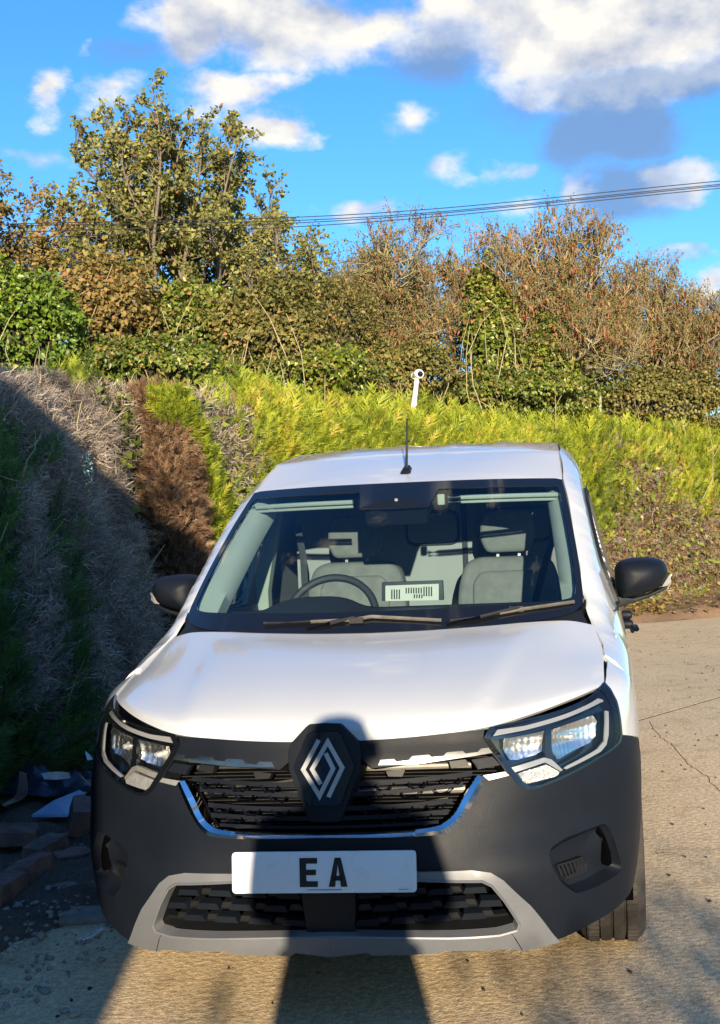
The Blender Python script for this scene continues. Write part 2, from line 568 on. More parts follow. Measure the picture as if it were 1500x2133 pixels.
mat('plate_white', (0.66, 0.68, 0.70), 0.3, var=0.05, vscale=7, wear=0.08)
mat('plate_black', (0.006, 0.006, 0.008), 0.4, var=0.1)
mat('plate_border', (0.18, 0.19, 0.21), 0.4, var=0.1)
mat('rubber', (0.022, 0.021, 0.020), 0.8, spec=0.3, var=0.35, vscale=14, color2=(0.05, 0.045, 0.038), bump=0.2, bscale=90)
mat('wheel_steel', (0.30, 0.30, 0.31), 0.35, metal=0.8, var=0.2, vscale=12)
mat('reflector', (0.90, 0.89, 0.85), 0.27, metal=1.0, var=0.12, vscale=30, bump=0.06, bscale=60)
mat('trim_chrome', (.86, .86, .87), .17, metal=1.0, var=.05, vscale=10)
mat('light_guide', (0.22, 0.225, 0.235), 0.18, coat=0.5, var=0.06, vscale=20)
mat('indicator_lens', (0.55, 0.54, 0.51), 0.12, metal=0.55, var=0.25, vscale=70, bump=0.5, bscale=260)
mat('trim_pale', (0.30, 0.33, 0.29), 0.75, var=0.08, vscale=9, bump=0.05, bscale=200)
mat('seat_cloth', (0.19, 0.19, 0.185), 0.9, spec=0.2, var=0.2, vscale=18, bump=0.15, bscale=350)
mat('seat_dark', (0.05, 0.052, 0.056), 0.85, spec=0.2, var=0.2, vscale=14, bump=0.12, bscale=300)
mat('bulkhead_grey', (0.26, 0.265, 0.27), 0.55, var=0.08, vscale=4)
mat('dash_plastic', (0.028, 0.031, 0.034), 0.62, var=0.15, vscale=10, bump=0.12, bscale=300)
mat('lining_dark', (0.035, 0.038, 0.042), 0.9, spec=0.1, var=0.1)
mat('sticker_paper', (0.48, 0.48, 0.43), 0.7, var=0.06, vscale=20)
mat('aluminium', (0.42, 0.41, 0.38), 0.35, metal=0.6, var=0.2, vscale=30)
mat('clear_plastic', (0.24, 0.245, 0.25), 0.12, var=0.08, coat=0.5)
glass_mat('windscreen_glass', (0.66, 0.78, 0.80), refl=1.25)
glass_mat('side_glass', (0.62, 0.68, 0.67), refl=1.0)
glass_mat('lamp_glass', (0.95, 0.96, 0.96), refl=0.8)

van = empty('delivery_van', (0, 2.2, 0), 'white panel van with a charcoal bumper parked on the concrete beside the hedges', 'van')

# ------------------------------------------------------------------ van: reference surfaces
X0 = [0, .2, .4, .54, .66, .76, .83, .875, .895, .905]
_rows = [
    (.18, [0, .19, .38, .50, .60, .68, .73, .77, .795, .81], [.12, .125, .14, .18, .23, .32, .41, .50, .60, .75]),
    (.24, [0, .2, .395, .525, .635, .715, .775, .815, .84, .855], [.07, .075, .09, .125, .175, .265, .36, .46, .57, .74]),
    (.30, [0, .2, .4, .54, .65, .735, .80, .84, .86, .875], [.045, .05, .065, .105, .16, .245, .335, .43, .55, .73]),
    (.40, [0, .2, .4, .54, .66, .75, .815, .86, .88, .89], [.03, .034, .045, .085, .155, .245, .335, .43, .55, .73]),
    (.50, [0, .2, .4, .54, .66, .755, .825, .87, .89, .90], [.02, .022, .034, .08, .155, .245, .335, .435, .55, .73]),
    (.60, X0, [.02, .028, .065, .12, .20, .285, .365, .455, .56, .73]),
    (.70, X0, [.04, .05, .09, .135, .207, .30, .385, .47, .575, .73]),
    (.80, [0, .2, .4, .54, .66, .755, .825, .87, .893, .903], [.07, .08, .115, .16, .232, .325, .415, .505, .60, .735]),
    (.88, [0, .2, .4, .54, .66, .75, .815, .86, .885, .90], [.085, .09, .122, .178, .255, .35, .44, .53, .62, .74]),
    (.95, [0, .2, .4, .54, .65, .735, .795, .84, .868, .882], [.13, .14, .17, .225, .295, .39, .485, .565, .64, .75]),
    (1.0, [0, .19, .38, .52, .64, .725, .782, .805, .822, .835], [.33, .34, .35, .38, .46, .55, .62, .665, .705, .755]),
    (1.04, [0, .19, .38, .52, .63, .71, .765, .785, .79, .793], [.46, .47, .48, .52, .59, .68, .74, .765, .775, .79]),
]
FASCIA = Surf([[(x, y, z) for x, y in zip(xs, ys)] for z, xs, ys in _rows], 141, 141)
_FZ = FASCIA.G[:, 0, 2]


def vz(z): return float(np.interp(z, _FZ, np.linspace(0, 1, FASCIA.nr)))


def fu(z, x=None, y=None):
    """fascia parameters of a place given its height and its x or y"""
    v = vz(z); us = np.linspace(0, 1, 400); P = FASCIA.p(us, np.full(400, v))
    k = np.interp(x, P[:, 0], us) if x is not None else np.interp(y, P[:, 1], us)
    return (float(k), v)


def FT(pts, first=False, last=False):
    """photo outline -> fascia parameters; first/last points snapped to the centre line"""
    q = FASCIA.trace(pts)
    if first: q[0] = (0.0, q[0][1])
    if last: q[-1] = (0.0, q[-1][1])
    return q


def _crease(G):
    x = G[:, :, 0]; v = np.linspace(0, 1, G.shape[0])[:, None]
    xe = 0.40 + 0.16 * v
    t = np.clip((x - xe + .035) / .07, 0, 1); t = t * t * (3 - 2 * t)
    G[:, :, 2] += (1 - t) * 0.011 * np.sin(np.pi * np.clip(v * 1.08, 0, 1)) ** .7
    return G


BONNET = Surf([
    [(0, .094, .866), (.15, .098, .868), (.3, .108, .876), (.454, .132, .890), (.60, .235, .915), (.72, .375, .938), (.795, .50, .951)],
    [(0, .115, .915), (.15, .12, .916), (.3, .132, .922), (.455, .165, .930), (.603, .27, .944), (.72, .405, .957), (.796, .53, .962)],
    [(0, .27, .982), (.15, .275, .983), (.305, .29, .986), (.457, .33, .990), (.606, .425, .996), (.72, .53, .995), (.7965, .63, .991)],
    [(0, .52, 1.052), (.15, .525, 1.053), (.31, .54, 1.056), (.46, .575, 1.058), (.608, .64, 1.056), (.715, .715, 1.045), (.796, .775, 1.030)],
    [(0, .80, 1.114), (.15, .803, 1.115), (.31, .815, 1.118), (.46, .838, 1.121), (.60, .875, 1.123), (.69, .912, 1.118), (.765, .945, 1.100)],
], 81, 81, _crease)

WS = Surf([
    [(0, .765, 1.098), (.2, .775, 1.100), (.4, .806, 1.106), (.55, .853, 1.113), (.655, .912, 1.122), (.735, .985, 1.140)],
    [(0, 1.005, 1.287), (.2, 1.015, 1.288), (.395, 1.044, 1.291), (.545, 1.091, 1.294), (.643, 1.147, 1.30), (.717, 1.205, 1.306)],
    [(0, 1.268, 1.469), (.2, 1.278, 1.469), (.385, 1.307, 1.471), (.53, 1.354, 1.473), (.62, 1.40, 1.475), (.688, 1.44, 1.477)],
    [(0, 1.55, 1.648), (.2, 1.56, 1.648), (.37, 1.585, 1.647), (.515, 1.63, 1.645), (.595, 1.66, 1.643), (.654, 1.685, 1.641)],
], 81, 81)


def WT(pts): return WS.trace(pts)


# side of the body: x as a function of (y, z)
_low = [(.20, .83), (.30, .868), (.42, .893), (.60, .905)]
_stations = [
    (.70, _low + [(.72, .903), (.80, .901), (.88, .896), (.95, .874), (1.0, .83), (1.013, .815), (1.022, .797)]),
    (.80, _low + [(.74, .904), (.83, .902), (.91, .895), (.98, .872), (1.035, .825), (1.044, .81), (1.05, .79)]),
    (.94, _low + [(.78, .905), (.87, .902), (.96, .892), (1.03, .865), (1.085, .815), (1.095, .794), (1.10, .768)]),
    (1.06, _low + [(.80, .905), (.90, .902), (.99, .887), (1.08, .845), (1.155, .79), (1.174, .769), (1.185, .742)]),
    (1.205, _low + [(.80, .905), (.92, .902), (1.03, .882), (1.15, .838), (1.27, .775), (1.292, .75), (1.306, .718)]),
    (1.44, _low + [(.80, .905), (.93, .902), (1.06, .878), (1.22, .828), (1.40, .768), (1.45, .735), (1.477, .689)]),
    (1.685, _low + [(.80, .905), (.93, .902), (1.07, .878), (1.25, .826), (1.53, .75), (1.605, .712), (1.641, .655)]),
    (2.0, _low + [(.80, .905), (.93, .902), (1.08, .878), (1.28, .822), (1.60, .744), (1.71, .705), (1.775, .635)]),
    (2.4, _low + [(.80, .905), (.93, .902), (1.08, .878), (1.30, .818), (1.62, .742), (1.765, .698), (1.842, .615)]),
    (3.2, _low + [(.80, .905), (.93, .902), (1.08, .878), (1.30, .818), (1.62, .742), (1.77, .698), (1.850, .612)]),
    (4.46, _low + [(.80, .900), (.93, .897), (1.08, .872), (1.30, .812), (1.62, .736), (1.765, .692), (1.842, .608)]),
]
_SY = np.array([s[0] for s in _stations])
_ST = np.array([s[1] for s in _stations])          # stations x points x (z, x)
_tt = np.linspace(0, _ST.shape[1] - 1, 90)
_SD = np.stack([catmull(s, _tt) for s in _ST])     # stations x 90 x (z, x)


def side_top(y): return float(np.interp(y, _SY, _SD[:, -1, 0]))


def side_x(y, z):
    y = np.atleast_1d(np.asarray(y, float)); z = np.atleast_1d(np.asarray(z, float))
    k = np.interp(y, _SY, np.arange(len(_SY))); out = np.empty_like(y)
    for i in range(len(y)):
        c = catmull(_SD, np.array([k[i]]))[0]
        out[i] = np.interp(z[i], c[:, 0], c[:, 1])
    return out


def side_map(y, z, o):
    x = side_x(y, z); e = 2e-3
    dy = (side_x(np.asarray(y) + e, z) - side_x(np.asarray(y) - e, z)) / (2 * e)
    dz = (side_x(y, np.asarray(z) + e) - side_x(y, np.asarray(z) - e)) / (2 * e)
    n = np.stack([np.ones_like(x), -dy, -dz], 1); n /= np.linalg.norm(n, axis=1, keepdims=True)
    return np.stack([x, y, z], 1) + n * o


def side_patch(outer, holes=(), off=0.0, thick=0.0, spacing=0.045):
    return patch(None, outer, holes, off, thick, spacing, 1.0, side_map)


def two_sides(m, name, material, parent=None, **k):
    a = m.build(name, material, parent, **k)
    b = m.mirrored().build(name, material, parent, **k)
    return b, a          # image-left one, image-right one


# ------------------------------------------------------------------ van: bumper and openings
arch_c, arch_r = (.93, .32), .375
def arch_y(z): return arch_c[0] - math.sqrt(max(0, arch_r**2 - (z - arch_c[1])**2))

headlight_px = [(1006, 1539), (1019, 1514), (1082, 1501), (1140, 1487), (1187, 1471), (1222, 1455), (1245, 1436), (1258, 1421), (1271, 1436),
                (1284, 1461), (1291, 1493), (1295, 1531), (1291, 1547), (1275, 1562), (1245, 1581), (1210, 1602), (1163, 1625), (1117, 1643),
                (1097, 1645), (1077, 1633), (1058, 1608), (1026, 1567)]
HL = FT(headlight_px)
grille_px = [(684, 1556), (740, 1572), (775, 1600), (850, 1592), (935, 1577), (1016, 1560), (1036, 1583), (1052, 1606), (1010, 1616), (990, 1640), (962, 1688), (940, 1716), (912, 1733), (870, 1740), (684, 1746)]
GR = FT(grille_px, True, True)
low_px = [(684, 1835), (869, 1834), (1003, 1836), (1022, 1845), (1047, 1875), (1077, 1921), (1074, 1932), (1038, 1942), (938, 1948), (684, 1952)]
LO = FT(low_px, True, True)
skid_out = FT([(684, 1815), (871, 1815), (982, 1812), (1021, 1817), (1047, 1832), (1103, 1884), (1164, 1958), (1086, 1976), (1064, 1972), (921, 1976), (908, 1982), (778, 1986), (765, 1980), (684, 1981)], True, True)
fog_px = [(1143, 1778), (1150, 1764), (1180, 1744), (1252, 1717), (1262, 1716), (1274, 1734), (1288, 1776), (1296, 1806), (1288, 1820), (1240, 1848), (1200, 1862), (1172, 1842), (1150, 1806)]
FOG = round_poly(FT(fog_px), .012)

bump_edge = FT([(704, 1530), (752, 1543), (800, 1541), (900, 1531), (1010, 1516)])
bumper_out = [(0.0, vz(.245))] + [(q[0], q[1] - .004) for q in skid_out[13:14]]
bumper_out = [(0.0, skid_out[13][1] + .01), (skid_out[11][0], skid_out[11][1] + .01), (skid_out[8][0], skid_out[8][1] + .012), (skid_out[6][0], skid_out[6][1] + .004),
              fu(.284, x=.70), fu(.296, x=.78), fu(.308, x=.835)]
for z in (.322, .40, .48, .55, .62, .67): bumper_out.append(fu(z, y=arch_y(z) - .005))
hlp = HL
bumper_out += [fu(.705, y=.70), fu(.76, y=.605)]
bumper_out += [hlp[i] for i in (11, 12, 13, 14, 15, 16, 17, 18, 19, 20, 21, 0)]
bumper_out += [(q[0], q[1]) for q in reversed(bump_edge)] + [(0.0, bump_edge[0][1])] + GR + LO
bm_ = patch(FASCIA, bumper_out, [FOG], 0.0, 0.012, .016, .9)
bumper = bm_.mirror().build('bumper', MATS['bumper_plastic'], van, merge=1e-4, sharp=40)

# walls of the two mouths, and the dark cavity behind them
def mouth(loop, d0, d1, name, material, parent):
    m = MB(); n = len(loop)
    u = np.array([q[0] for q in loop]); v = np.array([q[1] for q in loop])
    A = FASCIA.p(u, v, d0); B = FASCIA.p(u, v, d1)
    m.add(list(A) + list(B), [(i, i + 1, n + i + 1, n + i) for i in range(n - 1)])
    return m.mirror().build(name, material, parent)

def dens_uv(loop, k=4):
    out = []
    for a, b in zip(loop[:-1], loop[1:]): out += [tuple(np.array(a) + (np.array(b) - np.array(a)) * t / k) for t in range(k)]
    return out + [loop[-1]]

mouth(dens_uv(GR), -.001, -.075, 'grille_surround', MATS['dark_plastic'], van)
mouth(dens_uv(LO), -.03, -.085, 'lower_grille_surround', MATS['dark_plastic'], van)

# radiator pack behind the grille: fins, a pipe and a crossmember
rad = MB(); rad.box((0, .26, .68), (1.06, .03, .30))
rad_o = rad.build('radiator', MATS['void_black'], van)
fins = MB()
for k in range(26): fins.box((0, .238, .555 + k * .0105), (1.04, .012, .0022))
fins.build('fins', MATS['dark_plastic'], rad_o)
pp = MB(); pp.tube([(-.42, .20, .775), (-.1, .19, .772), (.1, .19, .768), (.40, .20, .77)], .009, 8)
pp.tube([(-.40, .20, .70), (0, .195, .695), (.38, .20, .70)], .011, 8)
pp.tube([(-.30, .19, .72), (-.12, .185, .735), (.0, .19, .73)], .008, 8); pp.tube([(.10, .19, .655), (.25, .185, .66), (.33, .19, .67)], .008, 8)
pp.build('pipe', MATS['aluminium'], rad_o)
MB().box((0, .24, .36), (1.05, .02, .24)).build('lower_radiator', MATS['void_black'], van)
# sealed inner panel, so no daylight comes through the front
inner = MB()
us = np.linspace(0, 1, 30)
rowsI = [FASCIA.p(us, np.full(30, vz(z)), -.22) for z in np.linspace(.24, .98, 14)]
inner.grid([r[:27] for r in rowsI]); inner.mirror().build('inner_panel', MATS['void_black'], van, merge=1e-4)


# ------------------------------------------------------------------ van: grille slats
def zlinepts(pts, off): 
    q = np.array(FT(pts)); return q

def bar_on(pts_px, h, d0, d1, n=14, center=True):
    """horizontal bar following the fascia from the centre line outwards; h: height in px, d0/d1: offsets of front and back"""
    q = FT(pts_px, True)
    u = np.interp(np.linspace(0, 1, n), np.linspace(0, 1, len(q)), [p[0] for p in q]); v = np.interp(np.linspace(0, 1, n), np.linspace(0, 1, len(q)), [p[1] for p in q])
    hv = h / (_FZ[-1] - _FZ[0])
    m = MB(); a = FASCIA.p(u, v + hv / 2, d0); b = FASCIA.p(u, v - hv / 2, d0 - .004); c = FASCIA.p(u, v - hv * .35, d1); d = FASCIA.p(u, v + hv * .35, d1)
    m.grid([a, b, c, d, a]); m.add([a[-1], b[-1], c[-1], d[-1]], [(0, 1, 2, 3)])
    return m

slat_px = [[(684, 1634), (767, 1631), (880, 1623), (985, 1611)], [(684, 1655), (751, 1653), (870, 1644), (966, 1634)],
           [(684, 1685), (760, 1683), (860, 1677), (944, 1668)], [(684, 1706), (760, 1703), (860, 1697), (936, 1690)], [(684, 1724), (800, 1720), (915, 1712)]]
cups = [[(780, 820, 1633, 1643), (850, 892, 1629, 1639), (919, 966, 1622, 1631)], [(760, 800, 1656, 1665), (835, 880, 1650, 1659), (905, 945, 1643, 1651)], [(754, 793, 1686, 1696), (819, 860, 1682, 1692), (888, 930, 1676, 1685)], [(790, 830, 1704, 1713), (860, 900, 1698, 1706)], None]
for k, (sp, cp) in enumerate(zip(slat_px, cups)):
    m = bar_on(sp, .0098 if k != 4 else .007, -.014, -.05)
    if cp:
        for x0, x1, y0, y1 in cp:          # a shallow trapezoid cup hangs from the slat
            loop = [(x0, y0), (x0 + 8, y1 + 1.5), (x1 - 9, y1), (x1, y0 - 2.5)]
            q = FT(loop)
            for a, b in ((0, 1), (1, 2), (2, 3)):
                P = [FASCIA.p(np.array([q[i][0]]), np.array([q[i][1]]), -.016)[0] for i in (a, b)]
                m.tube([P[0], P[1]], .0042, 6)
    m.mirror().build('grille_slat', MATS['bumper_plastic'], van, merge=1e-4)

# notched bright strip along the top of the grille
def px_patch(px, off, thick, spacing=.012, rnd=0):
    q = FT(px)
    if rnd: q = round_poly(q, rnd)
    return patch(FASCIA, q, [], off, thick, spacing, .9)

Z7 = lambda pts: [(700 + x / 3.75, 1480 + y / 3.75) for x, y in pts]
strip = Z7([(330, 428), (347, 385), (452, 378), (472, 400), (570, 388), (596, 355), (725, 343), (747, 364), (840, 354), (866, 325), (990, 314), (1012, 335), (1108, 322), (1132, 296), (1190, 290), (1222, 330), (1100, 350), (640, 415)])
two_sides(px_patch(strip, .003, .02, .01), 'grille_trim', MATS['trim_chrome'], van)
blank = Z7([(1060, 385), (1225, 360), (1285, 425), (1110, 460)])
two_sides(px_patch(blank, -.004, .015, .01), 'grille_blank', MATS['bumper_plastic'], van)
for bl in ([(380, 470), (540, 450), (515, 510), (400, 508)], [(890, 400), (1020, 385), (1050, 430), (905, 450)]):
    two_sides(px_patch(Z7(bl), -.03, .02, .012), 'grille_blank', MATS['dark_plastic'], van)

# bright lower frame: a swept bar from headlight to headlight
fr_in = Z7([(1105, 505), (1010, 655), (950, 770), (905, 830), (860, 866), (790, 903), (600, 931), (300, 946), (-60, 956)])
fr_out = Z7([(1168, 522), (1085, 690), (1020, 800), (960, 880), (900, 935), (820, 966), (600, 985), (300, 992), (-60, 996)])
qi, qo = np.array(FT(fr_in, False, True)), np.array(FT(fr_out, False, True))
tt = np.linspace(0, len(qi) - 1, 60)
ci, co = catmull(qi, tt), catmull(qo, tt); cm = (ci + co) / 2
m = MB()
m.grid([FASCIA.p(ci[:, 0], ci[:, 1], -.03), FASCIA.p(ci[:, 0], ci[:, 1], .004), FASCIA.p(cm[:, 0], cm[:, 1], .012), FASCIA.p(co[:, 0], co[:, 1], .006), FASCIA.p(co[:, 0], co[:, 1], -.01)])
m.mirror().build('chrome_frame', MATS['chrome'], van, merge=2e-4, sharp=50)
two_sides(px_patch(Z7([(1150, 508), (1320, 478), (1352, 508), (1195, 545), (1165, 522)]), .001, .015, .012), 'chrome_frame_end', MATS['aluminium'], van)

# ------------------------------------------------------------------ van: emblem
def plane_pt(px, py, y0, k):          # plane leaning back with height: y = y0 + k (z - .6)
    d = ray(px, py); t = (y0 + k * (CAM_C[2] - .6) - CAM_C[1]) / (d[1] - k * d[2])
    return Vector(CAM_C + d * t)
EK, EY = .15, .026
def emb(px, off): 
    n = Vector((0, -1, EK)).normalized(); p = plane_pt(px[0], px[1], EY, EK); return p + n * off
def sym_poly(half, off):
    R_ = [emb(p, off) for p in half]; R_ = [Vector((max(p.x, 0), p.y, p.z)) for p in R_]
    return R_ + [Vector((-p.x, p.y, p.z)) for p in reversed(R_) if p.x > 1e-4]
surr = sym_poly([(678, 1506), (706, 1507), (714, 1513), (746, 1546), (752, 1562), (751, 1600), (747, 1612), (715, 1696), (708, 1712), (678, 1713)], -.002)
MB().prism(surr, Vector((0, 1, -EK)).normalized() * .10).build('emblem_surround', MATS['bumper_plastic'], van, bevel=.004)
rh = sym_poly([(678, 1523), (704, 1523), (711, 1528), (739, 1592), (739, 1600), (710, 1675), (704, 1679), (678, 1679)], .002)
ctr = sum(rh, Vector()) / len(rh); nrm_ = Vector((0, -1, EK)).normalized()
m = MB(); n = len(rh)
ring2 = [ctr + (p - ctr) * .985 + nrm_ * .003 for p in rh]
m.add(rh + ring2 + [ctr + nrm_ * .0085], [(i, (i + 1) % n, n + (i + 1) % n, n + i) for i in range(n)] + [(n + i, n + (i + 1) % n, 2 * n) for i in range(n)])
m.add([p - nrm_ * .02 for p in rh] + rh, [(i, (i + 1) % n, n + (i + 1) % n, n + i) for i in range(n)])
emblem = m.build('emblem', MATS['gloss_black'], van, sharp=50)
def emb_line(pts, w):
    P = [np.array(p, float) for p in pts]; L, R_ = [], []
    for i, p in enumerate(P):
        d1 = (p - P[i - 1]) / np.linalg.norm(p - P[i - 1]) if i else None
        d2 = (P[i + 1] - p) / np.linalg.norm(P[i + 1] - p) if i < len(P) - 1 else None
        if d1 is None: d1 = d2
        if d2 is None: d2 = d1
        n1, n2 = np.array([-d1[1], d1[0]]), np.array([-d2[1], d2[0]]); nn = n1 + n2; nn /= np.linalg.norm(nn)
        q = w / 2 / max(.35, nn @ n1)
        L.append(p + nn * q); R_.append(p - nn * q)
    return L, R_
for pts in ([(1258, 155), (1137, 385), (1264, 592), (1372, 378), (1313, 258)], [(1333, 600), (1442, 370), (1329, 168), (1208, 382), (1274, 498)]):
    L_, R_ = emb_line([(330 + x / 3.75, 1500 + y / 3.75) for x, y in pts], 8.8)
    def lift(p):
        q = emb(p, .0); r = (q - ctr).length; return q + nrm_ * (.0125 - .045 * r)
    m = MB()
    for i in range(len(L_) - 1):
        a = [lift(L_[i]), lift(L_[i + 1]), lift(R_[i + 1]), lift(R_[i])]
        m.add(a + [p - nrm_ * .008 for p in a], [(0, 1, 2, 3), (0, 4, 5, 1), (2, 6, 7, 3), (0, 3, 7, 4), (1, 5, 6, 2)])
    m.build('emblem_line', MATS['satin_silver'], emblem, merge=1e-4, sharp=30)

# ------------------------------------------------------------------ van: skid frame, lower grille
sk = patch(FASCIA, list(reversed(skid_out)) + LO, [], .010, .03, .014, .9)
skid = sk.mirror().build('skid_plate', MATS['skid_grey'], van, merge=1e-4, sharp=40, bevel=0)
# inner lip of the frame
lip = [(684, 1829), (869, 1828), (1005, 1830), (1026, 1840), (1052, 1872), (1084, 1921), (1079, 1937), (1040, 1948), (938, 1954), (684, 1958)]
q1 = np.array(dens_uv(LO, 6)); q2 = np.array(dens_uv(FT(lip, True, True), 6)); m = MB()
qm = q1 * .5 + q2 * .5; qn = q1 * 1.06 - q2 * .06
m.grid([FASCIA.p(q2[:, 0], q2[:, 1], .0085), FASCIA.p(qm[:, 0], qm[:, 1], .0145), FASCIA.p(q1[:, 0], q1[:, 1], .0125), FASCIA.p(qn[:, 0], qn[:, 1], -.026)])
m.mirror().build('skid_lip', MATS['skid_grey'], van, merge=1e-4, sharp=60)
two_sides(MB().tube([Vector(FASCIA.p(np.array([q[0]]), np.array([q[1]]), .0095)[0]) for q in FT([(1062, 1939), (1072, 1952), (1086, 1974)])], .0016, 5), 'seam', MATS['void_black'], skid)

Z8 = lambda pts: [(700 + x / 2.3077, 1780 + y / 2.3077) for x, y in pts]
rows_l = [((0, 218), (760, 182), .55), ((0, 282), (835, 246), 0.0), ((0, 352), (880, 300), .5)]
in_low = [(max(q[0], .0), q[1]) for q in LO]
for (x0, y0), (x1, y1), ph in rows_l:
    pitch = 172; k = 0; x = -pitch + ph * pitch
    while x < x1 - 30:
        for (xa, wa, wb, hh, dn) in ((x, 122, 96, 15, 0), (x + 108, 46, 70, 15, -11)):
            xc = xa + wa / 2
            if xc < 95: continue
            yy = y0 + (y1 - y0) * (xc - x0) / (x1 - x0) + dn * .45
            sl = (y1 - y0) / (x1 - x0)
            poly = [(xc - wa / 2, yy + hh - sl * wa / 2), (xc + wa / 2, yy + hh + sl * wa / 2), (xc + wb / 2, yy - hh + sl * wb / 2), (xc - wb / 2, yy - hh - sl * wb / 2)]
            if dn: poly = [(xc - wb / 2, yy + hh * .8 - sl * wb / 2)[:2], (xc + wb / 2, yy + hh * .8 + sl * wb / 2), (xc + wa / 2, yy - hh * .9 + sl * wa / 2), (xc - wa / 2, yy - hh * .9 - sl * wa / 2)]; poly = [poly[3], poly[2], poly[1], poly[0]]
            q = FT(Z8(poly))
            if not in_poly([np.mean(q, axis=0)], in_low)[0] or in_poly(q, in_low).sum() < 3: continue
            mm = patch(FASCIA, q, [], -.018 - (.007 if dn else 0), .035, .05, .9)
            two_sides(mm, 'grille_block', MATS['bumper_plastic' if not dn else 'dark_plastic'], van)
        x += pitch
# thin bars behind the blocks and the flat radar cover in the middle
for (x0, y0), (x1, y1), ph in rows_l:
    mm = bar_on(Z8([(-35, y0 + 16), (x1 * .5, (y0 + y1) / 2 + 16), (x1 - 40, y1 + 18)]), .008, -.034, -.06)
    mm.mirror().build('lower_slat', MATS['dark_plastic'], van, merge=1e-4)
c = FT(Z8([(-30, 195), (88, 195), (88, 392), (-30, 398)])); c[0] = (0, c[0][1]); c[3] = (0, c[3][1])
patch(FASCIA, c, [], -.012, .03, .02, .9).mirror().build('sensor_cover', MATS['dark_plastic'], van, merge=1e-4)

# ------------------------------------------------------------------ van: fog lamp recesses
def fog():
    m = MB(); q = np.array(FOG); cen = q.mean(0)
    rings = [(1.0, -.001), (.955, -.022), (.87, -.042), (.6, -.054), (.2, -.057)]
    rows_ = []
    for s, o in rings:
        w = cen + (q - cen) * s; w = np.vstack([w, w[:1]]); rows_.append(FASCIA.p(w[:, 0], w[:, 1], o))
    m.grid(rows_); n = len(q)
    c0 = FASCIA.p(np.array([cen[0]]), np.array([cen[1]]), -.057)[0]
    b = len(m.v) - n - 1; m.v.append(tuple(c0)); e = len(m.v) - 1
    m.f += [(b + i, b + i + 1, e) for i in range(n)]
    return m
fogs = two_sides(fog(), 'fog_recess', MATS['bumper_plastic'], van)
Z2 = lambda pts: [(780 + x / 2.5, 1400 + y / 2.5) for x, y in pts]
slot = px_patch(Z2([(1192, 792), (1215, 800), (1250, 850), (1262, 920), (1272, 1010), (1252, 1022), (1245, 940), (1235, 870), (1205, 830)]), -.024, .03, .02)
ins = px_patch(Z2([(985, 1012), (1135, 968), (1158, 1050), (1050, 1096), (1010, 1080)]), -.034, .03, .02, .006)
for f_, s_, i_ in zip(fogs, (slot.mirrored(), slot), (ins.mirrored(), ins)):
    s_.build('air_slot', MATS['void_black'], f_); i_.build('fog_blank', MATS['dark_plastic'], f_)
for k in range(7):
    a = (1003 + k * 22, 1020 - k * 6.5); b2 = (1030 + k * 19, 1082 - k * 8)
    q = FT(Z2([a, b2])); P = [FASCIA.p(np.array([w[0]]), np.array([w[1]]), -.0325)[0] for w in q]
    mm = MB().tube(P, .0028, 6)
    mm.mirrored().build('rib', MATS['bumper_plastic'], fogs[0]); mm.build('rib', MATS['bumper_plastic'], fogs[1])

# ------------------------------------------------------------------ van: number plate with its lettering
PT, PB = .578, .466
plate_rot = Matrix.Rotation(math.radians(-6), 3, 'X')
pc = Vector((0, -.004, (PT + PB) / 2))
pm = MB(); hw, hh = .26, .0565
pts = round_poly([(-hw, -hh), (hw, -hh), (hw, hh), (-hw, hh)], .012, 5)
pm.prism([pc + plate_rot @ Vector((x, .006, z)) for x, z in pts], plate_rot @ Vector((0, -.009, 0)))
plate = pm.build('number_plate', MATS['plate_white'], van, bevel=.001)
MB().box((0, .02, .523), (.44, .035, .085)).build('plate_backing', MATS['dark_plastic'], van)
def plate_print(m, name, material):
    o = MB(); o.v = [tuple(pc + plate_rot @ Vector((x, -.0042 - .0008 * k, z))) for x, z, k in m[0]]; o.f = m[1]
    return o.build(name, material, plate, smooth=False)
def strokes(polys):
    v, f = [], []
    for poly in polys:
        b = len(v); n = len(poly)
        v += [(x, z, 1) for x, z in poly] + [(x, z, 0) for x, z in poly]
        f += [tuple(b + i for i in range(n))] + [(b + i, b + n + i, b + n + (i + 1) % n, b + (i + 1) % n) for i in range(n)]
    return v, f
ch = .0395  # half height of the letters
def rect(x0, x1, z0, z1): return [(x0, z0), (x1, z0), (x1, z1), (x0, z1)]
ex0 = -.0665
plate_print(strokes([rect(ex0, ex0 + .0185, -ch, ch), rect(ex0 + .0185, ex0 + .050, ch - .0155, ch), rect(ex0 + .0185, ex0 + .046, -.0075, .0075), rect(ex0 + .0185, ex0 + .051, -ch, -ch + .0155)]), 'letter_e', MATS['plate_black'])
ax = .0415
plate_print(strokes([[(ax - .0265, -ch), (ax - .0085, -ch), (ax + .0025, ch), (ax - .0085, ch)], [(ax + .0085, -ch), (ax + .0265, -ch), (ax + .0085, ch), (ax - .0025, ch)],
                     rect(ax - .0125, ax + .0125, -.023, -.0095)]), 'letter_a', MATS['plate_black'])
fine = []
x = -.045
while x < .052:
    w_ = random.uniform(.0012, .0024); fine.append(rect(x, x + w_, -.0488, -.0465 + random.uniform(0, .0008))); x += w_ + .0008
x = .212
while x < .236:
    w_ = random.uniform(.0012, .0024); fine.append(rect(x, x + w_, -.0488, -.0467)); x += w_ + .0008
plate_print(strokes(fine), 'maker_print', MATS['plate_border'])['kind'] = 'stuff'

